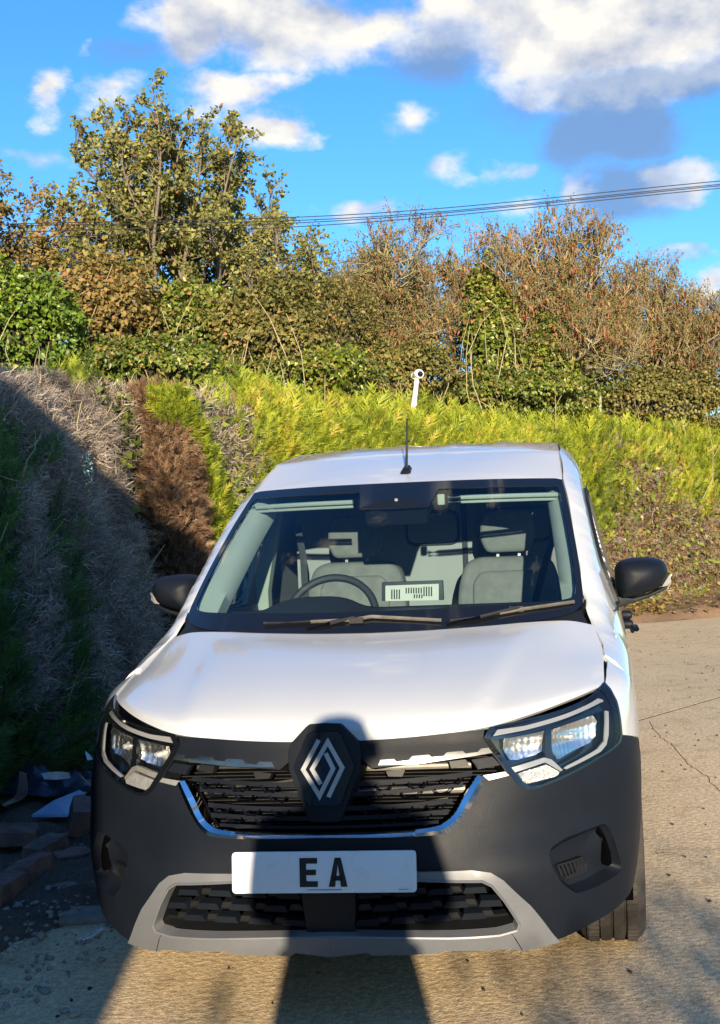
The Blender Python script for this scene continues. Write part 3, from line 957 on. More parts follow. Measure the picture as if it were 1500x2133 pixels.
# ------------------------------------------------------------------ van: headlights
Z5 = lambda pts: [(1000 + x / 4.2857, 1400 + y / 4.2857) for x, y in pts]
hl_parts = dict(
    day_strip=([(118, 572), (160, 512), (400, 478), (600, 425), (800, 360), (960, 290), (1060, 230), (1102, 240), (1112, 258), (1080, 270), (960, 330), (800, 399), (600, 464), (400, 518)], -.004, .006, 'light_guide'),
    side_strip=([(1130, 340), (1156, 347), (1158, 560), (1138, 648), (1088, 708), (780, 866), (752, 858), (785, 834), (1058, 684), (1124, 606)], -.004, .006, 'light_guide'),
    turn_lens=([(345, 905), (400, 885), (600, 825), (720, 890), (700, 925), (440, 995), (400, 985)], -.006, .02, 'indicator_lens'),
    silver_bar=([(290, 850), (590, 760), (655, 775), (762, 872), (740, 885), (600, 802), (320, 895)], -.012, .02, 'aluminium'),
    pillar=([(598, 500), (655, 490), (660, 690), (690, 770), (600, 760)], -.012, .03, 'gloss_black'))
refl = [[(245, 595), (330, 580), (600, 515), (595, 700), (540, 735), (380, 775), (300, 780), (240, 690)],
        [(660, 510), (860, 440), (1040, 372), (1080, 430), (1085, 560), (1050, 620), (760, 770), (720, 770), (660, 690)]]
heads = []
for side in (-1, 1):
    sd = (lambda m: m) if side > 0 else (lambda m: m.mirrored())
    tray = patch(FASCIA, HL, [], -.055, -.055, .02, .9)          # bowl with walls up to the skin
    h = sd(tray).build('headlight', MATS['gloss_black'], van, sharp=40)
    cen = np.mean(HL, axis=0); inn = [tuple(cen + (np.array(q) - cen) * s) for q, s in zip(HL, [.94] * len(HL))]
    sd(patch(FASCIA, HL, [inn], .004, .02, .012, .9)).build('headlight_rim', MATS['gloss_black'], h)
    sd(patch(FASCIA, [tuple(cen + (np.array(q) - cen) * .95) for q in HL], [], .003, 0, .02, .9)).build('headlight_glass', MATS['lamp_glass'], h, sharp=0)
    for nm, (px, off, th, mt) in hl_parts.items():
        sd(px_patch(Z5(px), off, th, .010)).build(nm, MATS[mt], h)
    # band between the strip and the reflectors
    sd(px_patch(Z5([(60, 600), (118, 580), (400, 540), (600, 490), (800, 425), (960, 355), (1085, 290), (1120, 330), (1040, 362), (860, 430), (600, 505), (330, 570), (200, 600)]), -.010, .03, .012)).build('brow', MATS['gloss_black'], h)
    for rp in refl:
        q = FT(Z5(rp)); qc = np.mean(q, axis=0); rr = max(np.linalg.norm(np.array(a) - qc) for a in q)
        rs = np.random.default_rng(3)
        V, T = tri_region(q, [], .0065, .9)
        d = np.linalg.norm(V - qc, axis=1) / rr
        ribs = .0035 * np.abs(np.sin(V[:, 0] * 190)) * (d < .93) + .0012 * np.sin(V[:, 1] * 160)
        P = FASCIA.p(V[:, 0], V[:, 1], -.016 - .036 * (1 - np.clip(d, 0, 1)**2.4) + ribs)
        mm = MB(); mm.v = [tuple(p) for p in P]; mm.f = [tuple(int(i) for i in t) for t in T]
        sd(mm).build('reflector', MATS['reflector'], h, sharp=50)
        lamp = FASCIA.p(np.array([qc[0]]), np.array([qc[1]]), -.046)[0]
        sd(MB().lathe([(.001, .020), (.007, .018), (.009, .012), (.009, -.004), (.014, -.006)], lamp, (.25, -.95, .1), 14)).build('bulb', MATS['satin_silver'], h)
    heads.append(h)

# ------------------------------------------------------------------ van: bonnet and wings
bonnet = patch(BONNET, [(0, 0), (.25, 0), (.5, 0), (.75, 0), (.9, 0), (.994, .004), (.994, .3), (.994, .6), (.994, .8), (.99, .995), (.8, 1), (.5, 1), (.25, 1), (0, 1)], [], 0, .014, .028, 1.0)
bonnet.mirror().build('bonnet', MATS['van_paint'], van, merge=2e-4, sharp=40)
# front of the wing on the fascia, between headlight, bumper and bonnet seam
wf_ = [hlp[i] for i in (11, 10, 9, 8, 7)]
seam3 = [BONNET.p(np.array([.999]), np.array([t]))[0] for t in (.02, .2, .45, .68)]
def nearest_uv(P):
    _, _, idx, _ = FASCIA.bvh.find_nearest(Vector(P)); q = FASCIA.hit(Vector(P) + Vector((.3, -.3, .2)), Vector((-.3, .3, -.2))); return q
wing_out = [fu(.765, y=.605)] + [(q[0] + .004, q[1]) for q in wf_] + [(lambda q: (q[0] - .014, q[1]))(fu(min(1.022, p[2]), y=p[1])) for p in seam3] + [fu(1.02, y=.715), fu(.95, y=.715), fu(.85, y=.715), fu(.71, y=.715)]
two_sides(patch(FASCIA, wing_out, [], 0, .012, .02, .9), 'front_wing', MATS['van_paint'], van)
def arc(c, r, a0, a1, n): return [(c[0] + r * math.cos(a), c[1] + r * math.sin(a)) for a in np.linspace(a0, a1, n)]
def top_line(y0, y1, n, d=.002): return [(y, side_top(y) - d) for y in np.linspace(y0, y1, n)]
wing_side = [(.705, .712)] + [(.705, .85), (.705, .95), (.705, 1.0), (.705, side_top(.705) - .002)] + top_line(.74, 1.13, 8) + [(1.13, 1.1), (1.13, .9), (1.20, .6)] + \
    [p for p in arc((.93, .32), .375, math.radians(42), math.radians(122), 14)]
two_sides(side_patch(wing_side, [], 0, .012, .03), 'wing_side', MATS['van_paint'], van)
sill = [(1.30, .24), (3.2, .24), (3.2, .36), (1.30, .36)]
two_sides(side_patch(sill, [], .004, .02, .06), 'sill', MATS['dark_plastic'], van)
# A pillars, then doors with their windows, then the load space
def ap_in(y): return side_top(y)
pil = [(1.134, side_top(1.134) - .002)] + top_line(1.16, 2.1, 22) + [(2.1, 1.66)] + [(1.9, 1.66), (1.75, 1.605), (1.6, 1.53), (1.45, 1.43), (1.3, 1.315), (1.2, 1.22), (1.134, 1.15)]
two_sides(side_patch(pil, [], 0, .02, .035), 'windscreen_pillar', MATS['van_paint'], van)
door = [(1.134, 1.146), (1.2, 1.215), (1.3, 1.31), (1.45, 1.425), (1.6, 1.525), (1.75, 1.60), (1.9, 1.655), (2.1, 1.655), (2.1, 1.2), (2.1, .8), (2.1, .38), (1.42, .38), (1.20, .62), (1.134, .9)]
win = [(1.37, 1.145), (2.04, 1.165), (2.04, 1.60), (1.92, 1.60), (1.76, 1.55), (1.6, 1.465), (1.48, 1.375), (1.40, 1.30)]
win = round_poly(win, .03)
two_sides(side_patch(door, [win], 0, .015, .03), 'front_door', MATS['van_paint'], van)
rim_o = [tuple(np.mean(win, axis=0) + (np.array(p) - np.mean(win, axis=0)) * 1.045) for p in win]
two_sides(side_patch(rim_o, [win], .013, .026, .02), 'window_seal', MATS['dark_plastic'], van)
two_sides(side_patch(win, [], -.010, 0, .06), 'door_glass', MATS['side_glass'], van, sharp=0)
load_side = [(2.105, .38), (2.105, 1.655)] + [(2.105, side_top(2.105) - .004)] + top_line(2.2, 4.44, 10, .003) + [(4.44, 1.0), (4.44, .36)] + arc((3.646, .32), .37, 0.08, math.pi - .08, 18) + [(3.2, .38)]
two_sides(side_patch(load_side, [], 0, .02, .07), 'load_side', MATS['van_paint'], van)
two_sides(side_patch([(2.2, .55), (4.3, .55), (4.3, .66), (2.2, .66)], [], .012, .014, .08), 'side_moulding', MATS['bumper_plastic'], van)
hd = MB().tube([(.925, 1.93, .98), (.945, 1.95, .985), (.945, 2.05, .985), (.925, 2.07, .98)], .012, 8)
two_sides(hd, 'door_handle', MATS['bumper_plastic'], van)
# round hinges and the lamp edge seen at the back corner of the load space
for zp in (1281, 1300):
    hp = at_y(1306 + (zp - 1281) * .12, zp, 4.40)
    two_sides(MB().lathe([(.001, .034), (.022, .03), (.031, .012), (.031, -.03)], hp, (1, -.25, 0), 18), 'rear_hinge', MATS['bumper_plastic'], van)

# roof
rx = np.linspace(0, 1, 28)
ry = [1.552, 1.60, 1.70, 1.85, 2.0, 2.15, 2.3, 2.5, 2.8, 3.2, 3.7, 4.1, 4.46]
rzc = [1.650, 1.668, 1.702, 1.748, 1.788, 1.822, 1.846, 1.864, 1.872, 1.874, 1.872, 1.868, 1.86]
def roof_row(k):
    y0, zc = ry[k], rzc[k]
    row = []
    for t in rx:
        ye = max(y0, 0)
        lag = .135 * max(0, 1 - (y0 - 1.552) / .5)                # the header sweeps back towards the pillars
        y = y0 + lag * t**2.2
        xe = float(np.interp(y, _SY, _SD[:, -1, 1])); ze = side_top(y)
        x = xe * t
        z = zc + (ze - zc) * t**3.0
        if y > 2.2:
            w = min(1, (y - 2.2) / .35)
            for rc in (.14, .36): z += w * .010 * max(0, math.cos(min(abs(x - rc) / .07, 1) * math.pi / 2))**2
        row.append((x, y, z))
    return row
_y = np.array(ry); ry = list(catmull(_y[:, None], np.linspace(0, len(_y) - 1, 61))[:, 0]); rzc = list(catmull(np.array(rzc)[:, None], np.linspace(0, len(_y) - 1, 61))[:, 0])
rm = MB().grid([roof_row(k) for k in range(len(ry))])
rm.mirror().build('roof', MATS['van_paint'], van, merge=2e-4, sharp=60)
gut = [Vector((float(np.interp(y, _SY, _SD[:, -1, 1])) + .001, y, side_top(y) + .0005)) for y in np.linspace(1.72, 4.44, 30)]
two_sides(MB().tube(gut, .0018, 5), 'roof_seam', MATS['bulkhead_grey'], van)
# back end
bk = [Vector((x, 4.45, z)) for z, x in [(c[0], c[1]) for c in _SD[-1][::6]]]
bk += [Vector((0, 4.45, 1.86))]
pol = bk + [Vector((-p.x, p.y, p.z)) for p in reversed(bk[:-1])]
MB().prism(pol, (0, .03, 0)).build('rear_door', MATS['van_paint'], van)
MB().box((0, 4.50, .42), (1.70, .10, .26)).build('rear_bumper', MATS['bumper_plastic'], van, bevel=.02)
MB().box((0, 2.5, .255), (1.55, 3.7, .06)).build('underbody', MATS['void_black'], van)
MB().box((0, 1.18, .5), (1.3, .02, .75)).build('firewall', MATS['void_black'], van)
for yc in (.93, 3.646):
    aa = np.linspace(math.radians(-12), math.radians(192), 24)
    two_sides(MB().grid([[(xx, yc + .378 * math.cos(a), .33 + .378 * math.sin(a)) for a in aa] for xx in (.62, .86)]), 'wheel_arch_liner', MATS['void_black'], van)

# ------------------------------------------------------------------ van: windscreen
glass_out = [(0, .02), (.3, .02), (.6, .02), (.8, .022), (.93, .03), (.985, .06), (.997, .12), (.997, .5), (.997, .9), (.985, .985), (.9, .995), (.5, .995), (0, .995)]
frit_in = [(0.0, .135), (.5, .13), (.8, .115), (.895, .115), (.93, .135), (.94, .18), (.935, .5), (.925, .86), (.91, .915), (.88, .93), (.6, .935), (.16, .935), (.135, .80), (0.0, .795)]
wsg = patch(WS, glass_out, [], 0.002, 0, .05, 1.0).mirror()
wsc = wsg.build('windscreen', MATS['windscreen_glass'], van, merge=2e-4, sharp=0)
patch(WS, [(0, .018), (.3, .018), (.6, .018), (.8, .02), (.935, .028), (.99, .055), (1.0, .12), (1.0, .5), (1.0, .9), (.99, .99), (.9, 1.0), (.5, 1.0), (0, 1.0)] + list(reversed(frit_in)),
      [], .0045, .004, .03, 1.0).mirror().build('windscreen_border', MATS['gloss_black'], wsc, merge=2e-4)
# sensor housing behind the upper middle, with its camera window
sh = [(0, .84), (.10, .84), (.125, .905), (.16, .95), (0, .95)]
m = patch(WS, [(0, .80), (.12, .80), (.13, .95), (0, .95)], [], -.012, .06, .04, 1.0).mirror()
hous = m.build('sensor_housing', MATS['dark_plastic'], van, merge=2e-4)
cv = WT([(775, 1077), (805, 1055), (830, 1053), (876, 1076)])
cv = [(.13, .815), (.05, .868), (0, .871), (0, .815)]
patch(WS, cv, [], .0062, .003, .03, 1.0).mirror().build('camera_window', MATS['bumper_plastic'], hous, merge=2e-4)
MB().lathe([(.001, .006), (.006, .005), (.008, 0)], WS.p(np.array([.0]), np.array([.856]), .008)[0], (0, -.6, .8), 12).build('camera_lens', MATS['clear_plastic'], hous)
# scuttle corner pieces at the foot of the pillars
cp = [Vector(at_y(1206, 1284, .975)), Vector(at_y(1216, 1276, .99)), Vector(at_y(1221, 1262, 1.02)), Vector(at_y(1221, 1247, 1.055)), Vector(at_y(1212, 1266, 1.03)), Vector(at_y(1202, 1281, .985))]
two_sides(MB().prism(cp, (0, .03, -.015)), 'scuttle_corner', MATS['dark_plastic'], van)
sc_ = MB(); uu = np.linspace(0, .97, 20)
A = BONNET.p(uu, np.full(20, 1.0)); sc_.grid([A + np.array([0, .0, -.012]), WS.p(np.linspace(0, .97, 20), np.full(20, .03), -.004), WS.p(np.linspace(0, .97, 20), np.full(20, .0), -.03) - np.array([0, 0, .05])])
sc_.mirror().build('scuttle', MATS['dark_plastic'], van, merge=1e-4)

# ------------------------------------------------------------------ van: wipers
def wiper(arm, blade, pivot_r=.012):
    w = MB(); P = [Vector(p) for p in arm]
    w.tube(P, [.010, .008, .006][:len(P)] if len(P) == 3 else .008, 8)
    o = w.build('wiper_arm', MATS['dark_plastic'], van)
    b = [Vector(p) for p in blade]
    MB().tube(b, .0065, 6).build('blade', MATS['radiator_grey'], o)
    k = b[0] + (b[-1] - b[0]) * .53
    MB().box(k + Vector((0, -.006, .006)), (.05, .02, .02)).build('clip', MATS['dark_plastic'], o)
    return o
def wsp(px, py, off=.014):
    u = WS.trace([(px, py)]) if px > 830 else None
    if u: return WS.p(np.array([u[0][0]]), np.array([u[0][1]]), off)[0]
    # the image-left half of the glass: mirror the ray into the modelled half
    d = ray(px, py) * np.array([-1, 1, 1]); c_ = CAM_C * np.array([-1, 1, 1]); q = WS.hit(c_, d)
    return WS.p(np.array([q[0]]), np.array([q[1]]), off)[0] * np.array([-1, 1, 1])
wiper([wsp(640, 1311, .004), wsp(690, 1303, .012), wsp(742, 1294, .02)], [wsp(552, 1305), wsp(650, 1301), wsp(735, 1297), wsp(830, 1297), wsp(920, 1298)])
wiper([wsp(930, 1302, .006), wsp(1000, 1291, .014), wsp(1080, 1274, .022)], [wsp(938, 1300), wsp(1040, 1283), wsp(1085, 1275), wsp(1140, 1267), wsp(1193, 1259)])

# ------------------------------------------------------------------ van: aerial
ab = Vector((0, 1.70, 1.688))
m = MB(); hexb = [(-.033, -.05), (0 - .018, -.066), (.018, -.066), (.033, -.05), (.020, .06), (-.020, .06)]
base = [ab + Vector((x, y, y * .42)) for x, y in hexb]; top = [ab + Vector((x * .5, y * .45 + .01, .032 + y * .2)) for x, y in hexb]
m.add(base + top, [tuple(range(6)), tuple(range(11, 5, -1))] + [(i, i + 6, (i + 1) % 6 + 6, (i + 1) % 6) for i in range(6)])
aer = m.build('aerial_base', MATS['dark_plastic'], van, sharp=25)
MB().tube([ab + Vector((0, .012, .03)), ab + Vector((0, .045, .13)), ab + Vector((0, .085, .245))], [.006, .005, .0035], 8).build('aerial_rod', MATS['dark_plastic'], aer)

# ------------------------------------------------------------------ van: door mirrors
def mirror_unit():
    yb = 1.52
    out = [(1280, 1187), (1288, 1172), (1310, 1164), (1345, 1162), (1375, 1166), (1388, 1176), (1393, 1193), (1389, 1205), (1376, 1224), (1340, 1238), (1300, 1247), (1288, 1240), (1282, 1220)]
    C0 = np.mean([at_y(x, y, yb) for x, y in out], axis=0)
    rings = [(1.0, .09), (1.0, .03), (.97, -.005), (.86, -.045), (.62, -.075), (.3, -.088)]
    m = MB(); rows_ = []
    P0 = np.array([at_y(x, y, yb) for x, y in out]); P0 = catmull(np.vstack([P0, P0[:1]]), np.linspace(0, len(P0), 49))
    for s, o in rings:
        R_ = C0 + (P0 - C0) * s + np.array([0, o, 0]); R_[:, 1] += (R_[:, 0] - C0[0]) * .22; rows_.append(R_)
    m.grid(rows_); n = len(P0) - 1; b = len(m.v) - n - 1
    m.v.append(tuple(C0 + np.array([0, -.092, 0]))); e = len(m.v) - 1
    m.f += [(b + i, b + i + 1, e) for i in range(n)]
    gl = MB(); R_ = C0 + (P0 - C0) * .95 + np.array([0, .085, 0]); R_[:, 1] += (R_[:, 0] - C0[0]) * .22; gl.add(list(R_[:-1]), [tuple(range(n))])
    arm = MB()
    o2 = [(1270, 1246), (1290, 1243), (1318, 1247), (1352, 1238), (1391, 1220), (1389, 1227), (1350, 1246), (1325, 1254), (1275, 1271)]
    arm.prism([Vector(at_y(x, y, yb - .03 + .0003 * (x - 1270))) for x, y in o2], (0, .10, 0))
    ind = MB(); o3 = [(1397, 1205), (1400, 1196), (1394, 1198), (1378, 1223), (1391, 1220), (1399, 1212)]
    ind.prism([Vector(at_y(x, y, yb + .02)) for x, y in o3], (0, .07, 0))
    sail = MB(); o4 = [(1257, 1210), (1263, 1204), (1269, 1212), (1270, 1240), (1273, 1282), (1268, 1290), (1263, 1302), (1258, 1250)]
    sail.prism([Vector(at_y(x, y, 1.36)) for x, y in o4], (-.004, .12, 0))
    return m, gl, arm, ind, sail
mm, gl, arm, ind, sail = mirror_unit()
for sd in ((lambda m: m.mirrored()), (lambda m: m)):
    h = sd(mm).build('door_mirror', MATS['bumper_plastic'], van, sharp=55)
    sd(gl).build('mirror_glass', MATS['chrome'], h)
    sd(arm).build('mirror_arm', MATS['bumper_plastic'], h, bevel=.004)
    sd(ind).build('side_indicator', MATS['clear_plastic'], h, bevel=.002)
    sd(sail).build('mirror_foot', MATS['dark_plastic'], h, bevel=.004)

# ------------------------------------------------------------------ van: wheels
def wheel(x, y, sx):
    R_, W = .322, .205
    m = MB(); prof = []
    prof = [(.20, 0), (.235, -.004), (.285, -.010), (.305, .0), (.316, .014)]
    z = .014
    for g in range(4):
        z0 = .03 + g * .045
        prof += [(R_, z0 - .012), (R_ + .001, z0 + .004), (R_ + .001, z0 + .022), (R_ - .009, z0 + .023), (R_ - .009, z0 + .030)]
    prof += [(R_, .19), (.316, .192), (.305, .205), (.285, .215), (.235, .209), (.20, .205)]
    o = (x, y, R_ + .001)
    t = m.lathe(prof, o, (-sx, 0, 0), 72)
    # sipes across the tread
    for k in range(72):
        a = 2 * math.pi * (k + .5) / 72
        c = Vector(o) + Vector((-sx * .035, math.cos(a) * (R_ + .0005), math.sin(a) * (R_ + .0005)))
        for dx in (.0, .13): m.box(c + Vector((-sx * dx, 0, 0)), (.034, .018, .008), Matrix.Rotation(a - math.pi / 2, 3, 'X'))
    r = m.build('wheel', MATS['rubber'], van, sharp=30)
    rm = MB().lathe([(.001, .02), (.05, .018), (.07, .03), (.15, .035), (.185, .012), (.205, .002), (.207, .01), (.2, .1)], o, (-sx, 0, 0), 40)
    rm.build('rim', MATS['wheel_steel'], r)
for y in (.955, 3.646):
    for sx in (-1, 1): wheel(sx * .893, y, sx)

# ------------------------------------------------------------------ van: cab interior
d_ = MB(); dg = []
for y, z, k in ((.86, 1.085, .92), (1.0, 1.110, .99), (1.15, 1.135, 1.0), (1.32, 1.155, 1.0), (1.42, 1.155, 1.0), (1.47, 1.115, 1.0), (1.50, .95, 1.0), (1.50, .6, 1.0)):
    row = []
    for t in np.linspace(-1, 1, 41):
        x = t * .70 * (1.0 if y > 1.1 else k * (.93 + .05 * (y - .86) / .24))
        zz = z
        if 1.2 < y < 1.48: zz += .05 * math.exp(-((x + .34) / .17)**4)            # cowl over the instruments
        row.append((x, y + .03 * abs(t)**3, zz))
    dg.append(row)
d_.grid(dg)
dash = d_.build('dashboard', MATS['dash_plastic'], van, sharp=50)
vt = MB()
for k in range(22):
    x = -.31 + k * .031
    vt.box((x, 1.005, 1.1135), (.024, .012, .006), Matrix.Rotation(math.radians(10), 3, 'X'))
vt.build('demist_vent', MATS['bulkhead_grey'], dash)
# screen standing on the dashboard seen from behind, with its paper label
sw = [at_y(795, 1213, 1.36), at_y(922, 1209, 1.36), at_y(924, 1250, 1.36), at_y(795, 1252, 1.36)]
scr = MB().prism([Vector(p) for p in sw], (0, .025, 0)).build('dash_screen', MATS['dash_plastic'], van, bevel=.003)
lb = [at_y(803, 1220, 1.357), at_y(914, 1216, 1.357), at_y(914, 1250, 1.357), at_y(803, 1252, 1.357)]
lab = MB().prism([Vector(p) for p in lb], (0, .002, 0)).build('label', MATS['sticker_paper'], scr)
br = MB()
for grp in ((815, 4, 1228, 1248), (845, 7, 1224, 1236), (862, 4, 1238, 1246), (882, 4, 1222, 1242)):
    x0, n, ya, yb = grp
    for k in range(n):
        p = [at_y(x0 + k * 5.2, ya, 1.3555), at_y(x0 + k * 5.2 + 2.6, ya, 1.3555), at_y(x0 + k * 5.2 + 2.6, yb, 1.3555), at_y(x0 + k * 5.2, yb, 1.3555)]
        br.prism([Vector(q) for q in p], (0, .001, 0))
br.build('print', MATS['plate_black'], scr)
# steering wheel
swc = Vector(at_y(690, 1288, 1.50)); m = MB()
ax_ = Vector((0, -.75, .42)).normalized(); sx_, sy_, _ = frame_from(ax_)
ringp = [swc + (sx_ * math.cos(a) + sy_ * math.sin(a)) * .185 for a in np.linspace(0, 2 * math.pi, 49)]
m.tube(ringp, .016, 10, cap=False)
m.box(swc + Vector((0, .03, -.01)), (.14, .05, .10)); m.box(swc + Vector((0, .02, 0)), (.34, .02, .03))
m.build('steering_wheel', MATS['dash_plastic'], van, sharp=40)
# seats
def seat(xc, name):
    y0 = 2.05
    def slab(pts, y, d, yy=None): return MB().prism([Vector((xc + x, y + z_off, z)) for x, z, z_off in pts], (0, d, 0))
    sh = [(-.235, .55), (.235, .55), (.25, .95), (.235, 1.19), (.205, 1.285), (.15, 1.315), (-.15, 1.315), (-.205, 1.285), (-.235, 1.19), (-.25, .95)]
    b = MB().prism([Vector((xc + x, y0 + (z - .55) * .22, z)) for x, z in round_poly(sh, .05)], (0, .13, 0)).build(name, MATS['seat_cloth'], van, bevel=.03, sharp=60)
    pd = [(-.165, .6), (.165, .6), (.165, 1.20), (.13, 1.25), (-.13, 1.25), (-.165, 1.20)]
    MB().prism([Vector((xc + x, y0 - .018 + (z - .55) * .22, z)) for x, z in round_poly(pd, .05)], (0, .05, 0)).build('cushion', MATS['seat_cloth'], b, bevel=.015, sharp=60)
    hr = [(-.10, 1.335), (.10, 1.335), (.128, 1.40), (.122, 1.50), (.095, 1.535), (-.095, 1.535), (-.122, 1.50), (-.128, 1.40)]
    h = MB().prism([Vector((xc + x, y0 + .155, z)) for x, z in round_poly(hr, .025)], (0, .10, 0)).build('headrest', MATS['seat_cloth'], b, bevel=.02, sharp=60)
    st = MB(); 
    for s in (-.05, .05): st.tube([(xc + s, y0 + .21, 1.29), (xc + s, y0 + .21, 1.36)], .007, 8)
    st.build('headrest_post', MATS['satin_silver'], b)
    MB().box((xc, y0 - .2, .58), (.48, .5, .18)).build('seat_base', MATS['seat_dark'], b, bevel=.04)
seat(-.345, 'seat'); seat(.375, 'seat')
# bulkhead between cab and load space with pressed panels, and dark cab lining
bh = MB().box((0, 2.56, 1.08), (1.42, .02, 1.30)).build('bulkhead', MATS['bulkhead_grey'], van)
for xc, w in ((.14, .025), (.20, .018), (.255, .012), (-.47, .02)):
    MB().box((xc, 2.545, 1.1), (w, .02, 1.2)).build('post', MATS['seat_dark' if w > .02 else 'bulkhead_grey'], bh, bevel=.004)
for xc, zc, w, hgt in ((-.02, 1.46, .26, .16), (.42, 1.46, .30, .16)):
    o_ = round_poly([(xc - w / 2, zc - hgt / 2), (xc + w / 2, zc - hgt / 2), (xc + w / 2, zc + hgt / 2), (xc - w / 2, zc + hgt / 2)], .05, 6)
    m = MB(); m.tube([Vector((x, 2.548, z)) for x, z in o_ + o_[:1]], .008, 6, cap=False); m.build('pressing', MATS['seat_dark'], bh)
lining = MB(); lr = []
for y, zt in ((1.66, 1.60), (1.9, 1.68), (2.2, 1.75), (2.56, 1.79)):
    xe = float(np.interp(y, _SY, _SD[:, -1, 1])) - .03
    lr.append([(t * xe, y, zt - .06 * abs(t)**3) for t in np.linspace(-1, 1, 15)])
lining.grid(lr); lining.build('roof_lining', MATS['lining_dark'], van)
# pale trims: pillar covers, header rail, sun visors
def pil_trim():
    ys = np.linspace(1.06, 1.70, 24); rows_ = []
    for y in ys:
        zt = side_top(y); xe = float(np.interp(y, _SY, _SD[:, -1, 1]))
        wid = .105 - .03 * (y - 1.06) / .64
        rows_.append([(xe - .012, y + .012, zt - .016), (xe - .045, y + .022, zt - .02), (xe - .085 + .02 * (y - 1.06), y + .05, zt - .03), (xe - .08, y + .13, zt - .06)])
    return MB().grid(rows_)
two_sides(pil_trim(), 'pillar_trim', MATS['trim_pale'], van, sharp=60)
foot = MB().grid([[(.735, 1.02, 1.14), (.74, 1.12, 1.15), (.765, 1.30, 1.15)], [(.725, 1.10, 1.20), (.735, 1.2, 1.22), (.765, 1.34, 1.22)], [(.71, 1.2, 1.28), (.725, 1.29, 1.28), (.755, 1.38, 1.29)]])
two_sides(foot, 'pillar_foot', MATS['trim_pale'], van)
hr_ = MB()
for t0, t1 in ((-.62, -.125), (.13, .62)):
    for dz, dy, rr in ((0, 0, .0095), (-.018, .008, .006)):
        hr_.tube([Vector(WS.p(np.array([abs(t) / .654]), np.array([.905]), -.022)[0] * np.array([1 if t > 0 else -1, 1, 1])) + Vector((0, dy, dz)) for t in np.linspace(t0, t1, 14)], rr, 8)
hr_.build('sun_visor', MATS['trim_pale'], van)
MB().box((.165, 1.545, 1.575), (.03, .03, .045)).build('visor_clip', MATS['trim_pale'], van, bevel=.006)
# inner door frames and B pillars, lit from the front
bp_ = MB().prism([Vector((.80, 2.13, .6)), Vector((.80, 2.13, 1.25)), Vector((.71, 2.13, 1.62)), Vector((.665, 2.13, 1.62)), Vector((.745, 2.13, 1.2)), Vector((.745, 2.13, .6))], (0, .06, 0))
two_sides(bp_, 'inner_pillar', MATS['trim_pale'], van)
dc = MB().grid([[(.86, 1.15, 1.13), (.86, 2.1, 1.14)], [(.79, 1.15, 1.135), (.79, 2.1, 1.145)], [(.77, 1.15, 1.0), (.77, 2.1, 1.0)], [(.78, 1.15, .5), (.78, 2.1, .5)]])
two_sides(dc, 'door_card', MATS['dash_plastic'], van)
belt = MB().tube([(-.60, 2.16, 1.50), (-.575, 2.15, 1.35), (-.57, 2.14, 1.1)], .016, 6, flat=.2)
belt.build('seat_belt', MATS['seat_dark'], van)
MB().tube([(.615, 2.16, 1.46), (.56, 2.05, 1.30), (.50, 2.0, 1.1)], .018, 6, flat=.2).build('seat_belt', MATS['seat_dark'], van)
# ------------------------------------------------------------------ plant materials
leaf_mat('gold_conifer', [(0, (.05, .08, .013)), (.3, (.14, .185, .017)), (.6, (.24, .29, .024)), (.85, (.33, .365, .03)), (1, (.40, .33, .05))], .25)
leaf_mat('green_conifer', [(0, (.03, .075, .03)), (.5, (.07, .155, .045)), (1, (.15, .24, .05))], .25)
leaf_mat('dead_grey', [(0, (.13, .105, .09)), (.45, (.29, .24, .20)), (.8, (.42, .355, .29)), (1, (.52, .45, .36))], .1, .8, .1)
leaf_mat('dead_brown', [(0, (.08, .045, .027)), (.5, (.20, .122, .075)), (.85, (.29, .19, .11)), (1, (.37, .29, .19))], .15, .8, .1)
leaf_mat('sycamore_leaf', [(0, (.07, .085, .025)), (.4, (.18, .19, .05)), (.75, (.34, .32, .10)), (.94, (.42, .38, .15)), (1, (.30, .13, .06))], .42)
leaf_mat('autumn_leaf', [(0, (.10, .085, .025)), (.4, (.25, .195, .06)), (.75, (.38, .27, .095)), (1, (.40, .19, .085))], .42)
leaf_mat('red_keys', [(0, (.13, .045, .025)), (.5, (.25, .10, .05)), (.85, (.32, .16, .075)), (1, (.33, .23, .10))], .25)
leaf_mat('olive_leaf', [(0, (.085, .09, .025)), (.5, (.20, .19, .055)), (1, (.34, .29, .095))], .42)
leaf_mat('ivy_leaf', [(0, (.04, .06, .014)), (.5, (.11, .15, .022)), (.85, (.21, .25, .03)), (1, (.30, .27, .06))], .2, .4, .4)
leaf_mat('bright_ivy', [(0, (.04, .08, .012)), (.5, (.11, .18, .018)), (.85, (.2, .27, .024)), (1, (.30, .28, .06))], .25, .4, .4)
mat('bark', (.20, .165, .12), .85, var=.5, vscale=14, bump=.4, bscale=40)
mat('pale_twig', (.34, .29, .16), .8, var=.4, vscale=10)
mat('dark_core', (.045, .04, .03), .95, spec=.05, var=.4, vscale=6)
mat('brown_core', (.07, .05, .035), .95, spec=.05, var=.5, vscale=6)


def unit(v): return v / (np.linalg.norm(v, axis=-1, keepdims=True) + 1e-9)


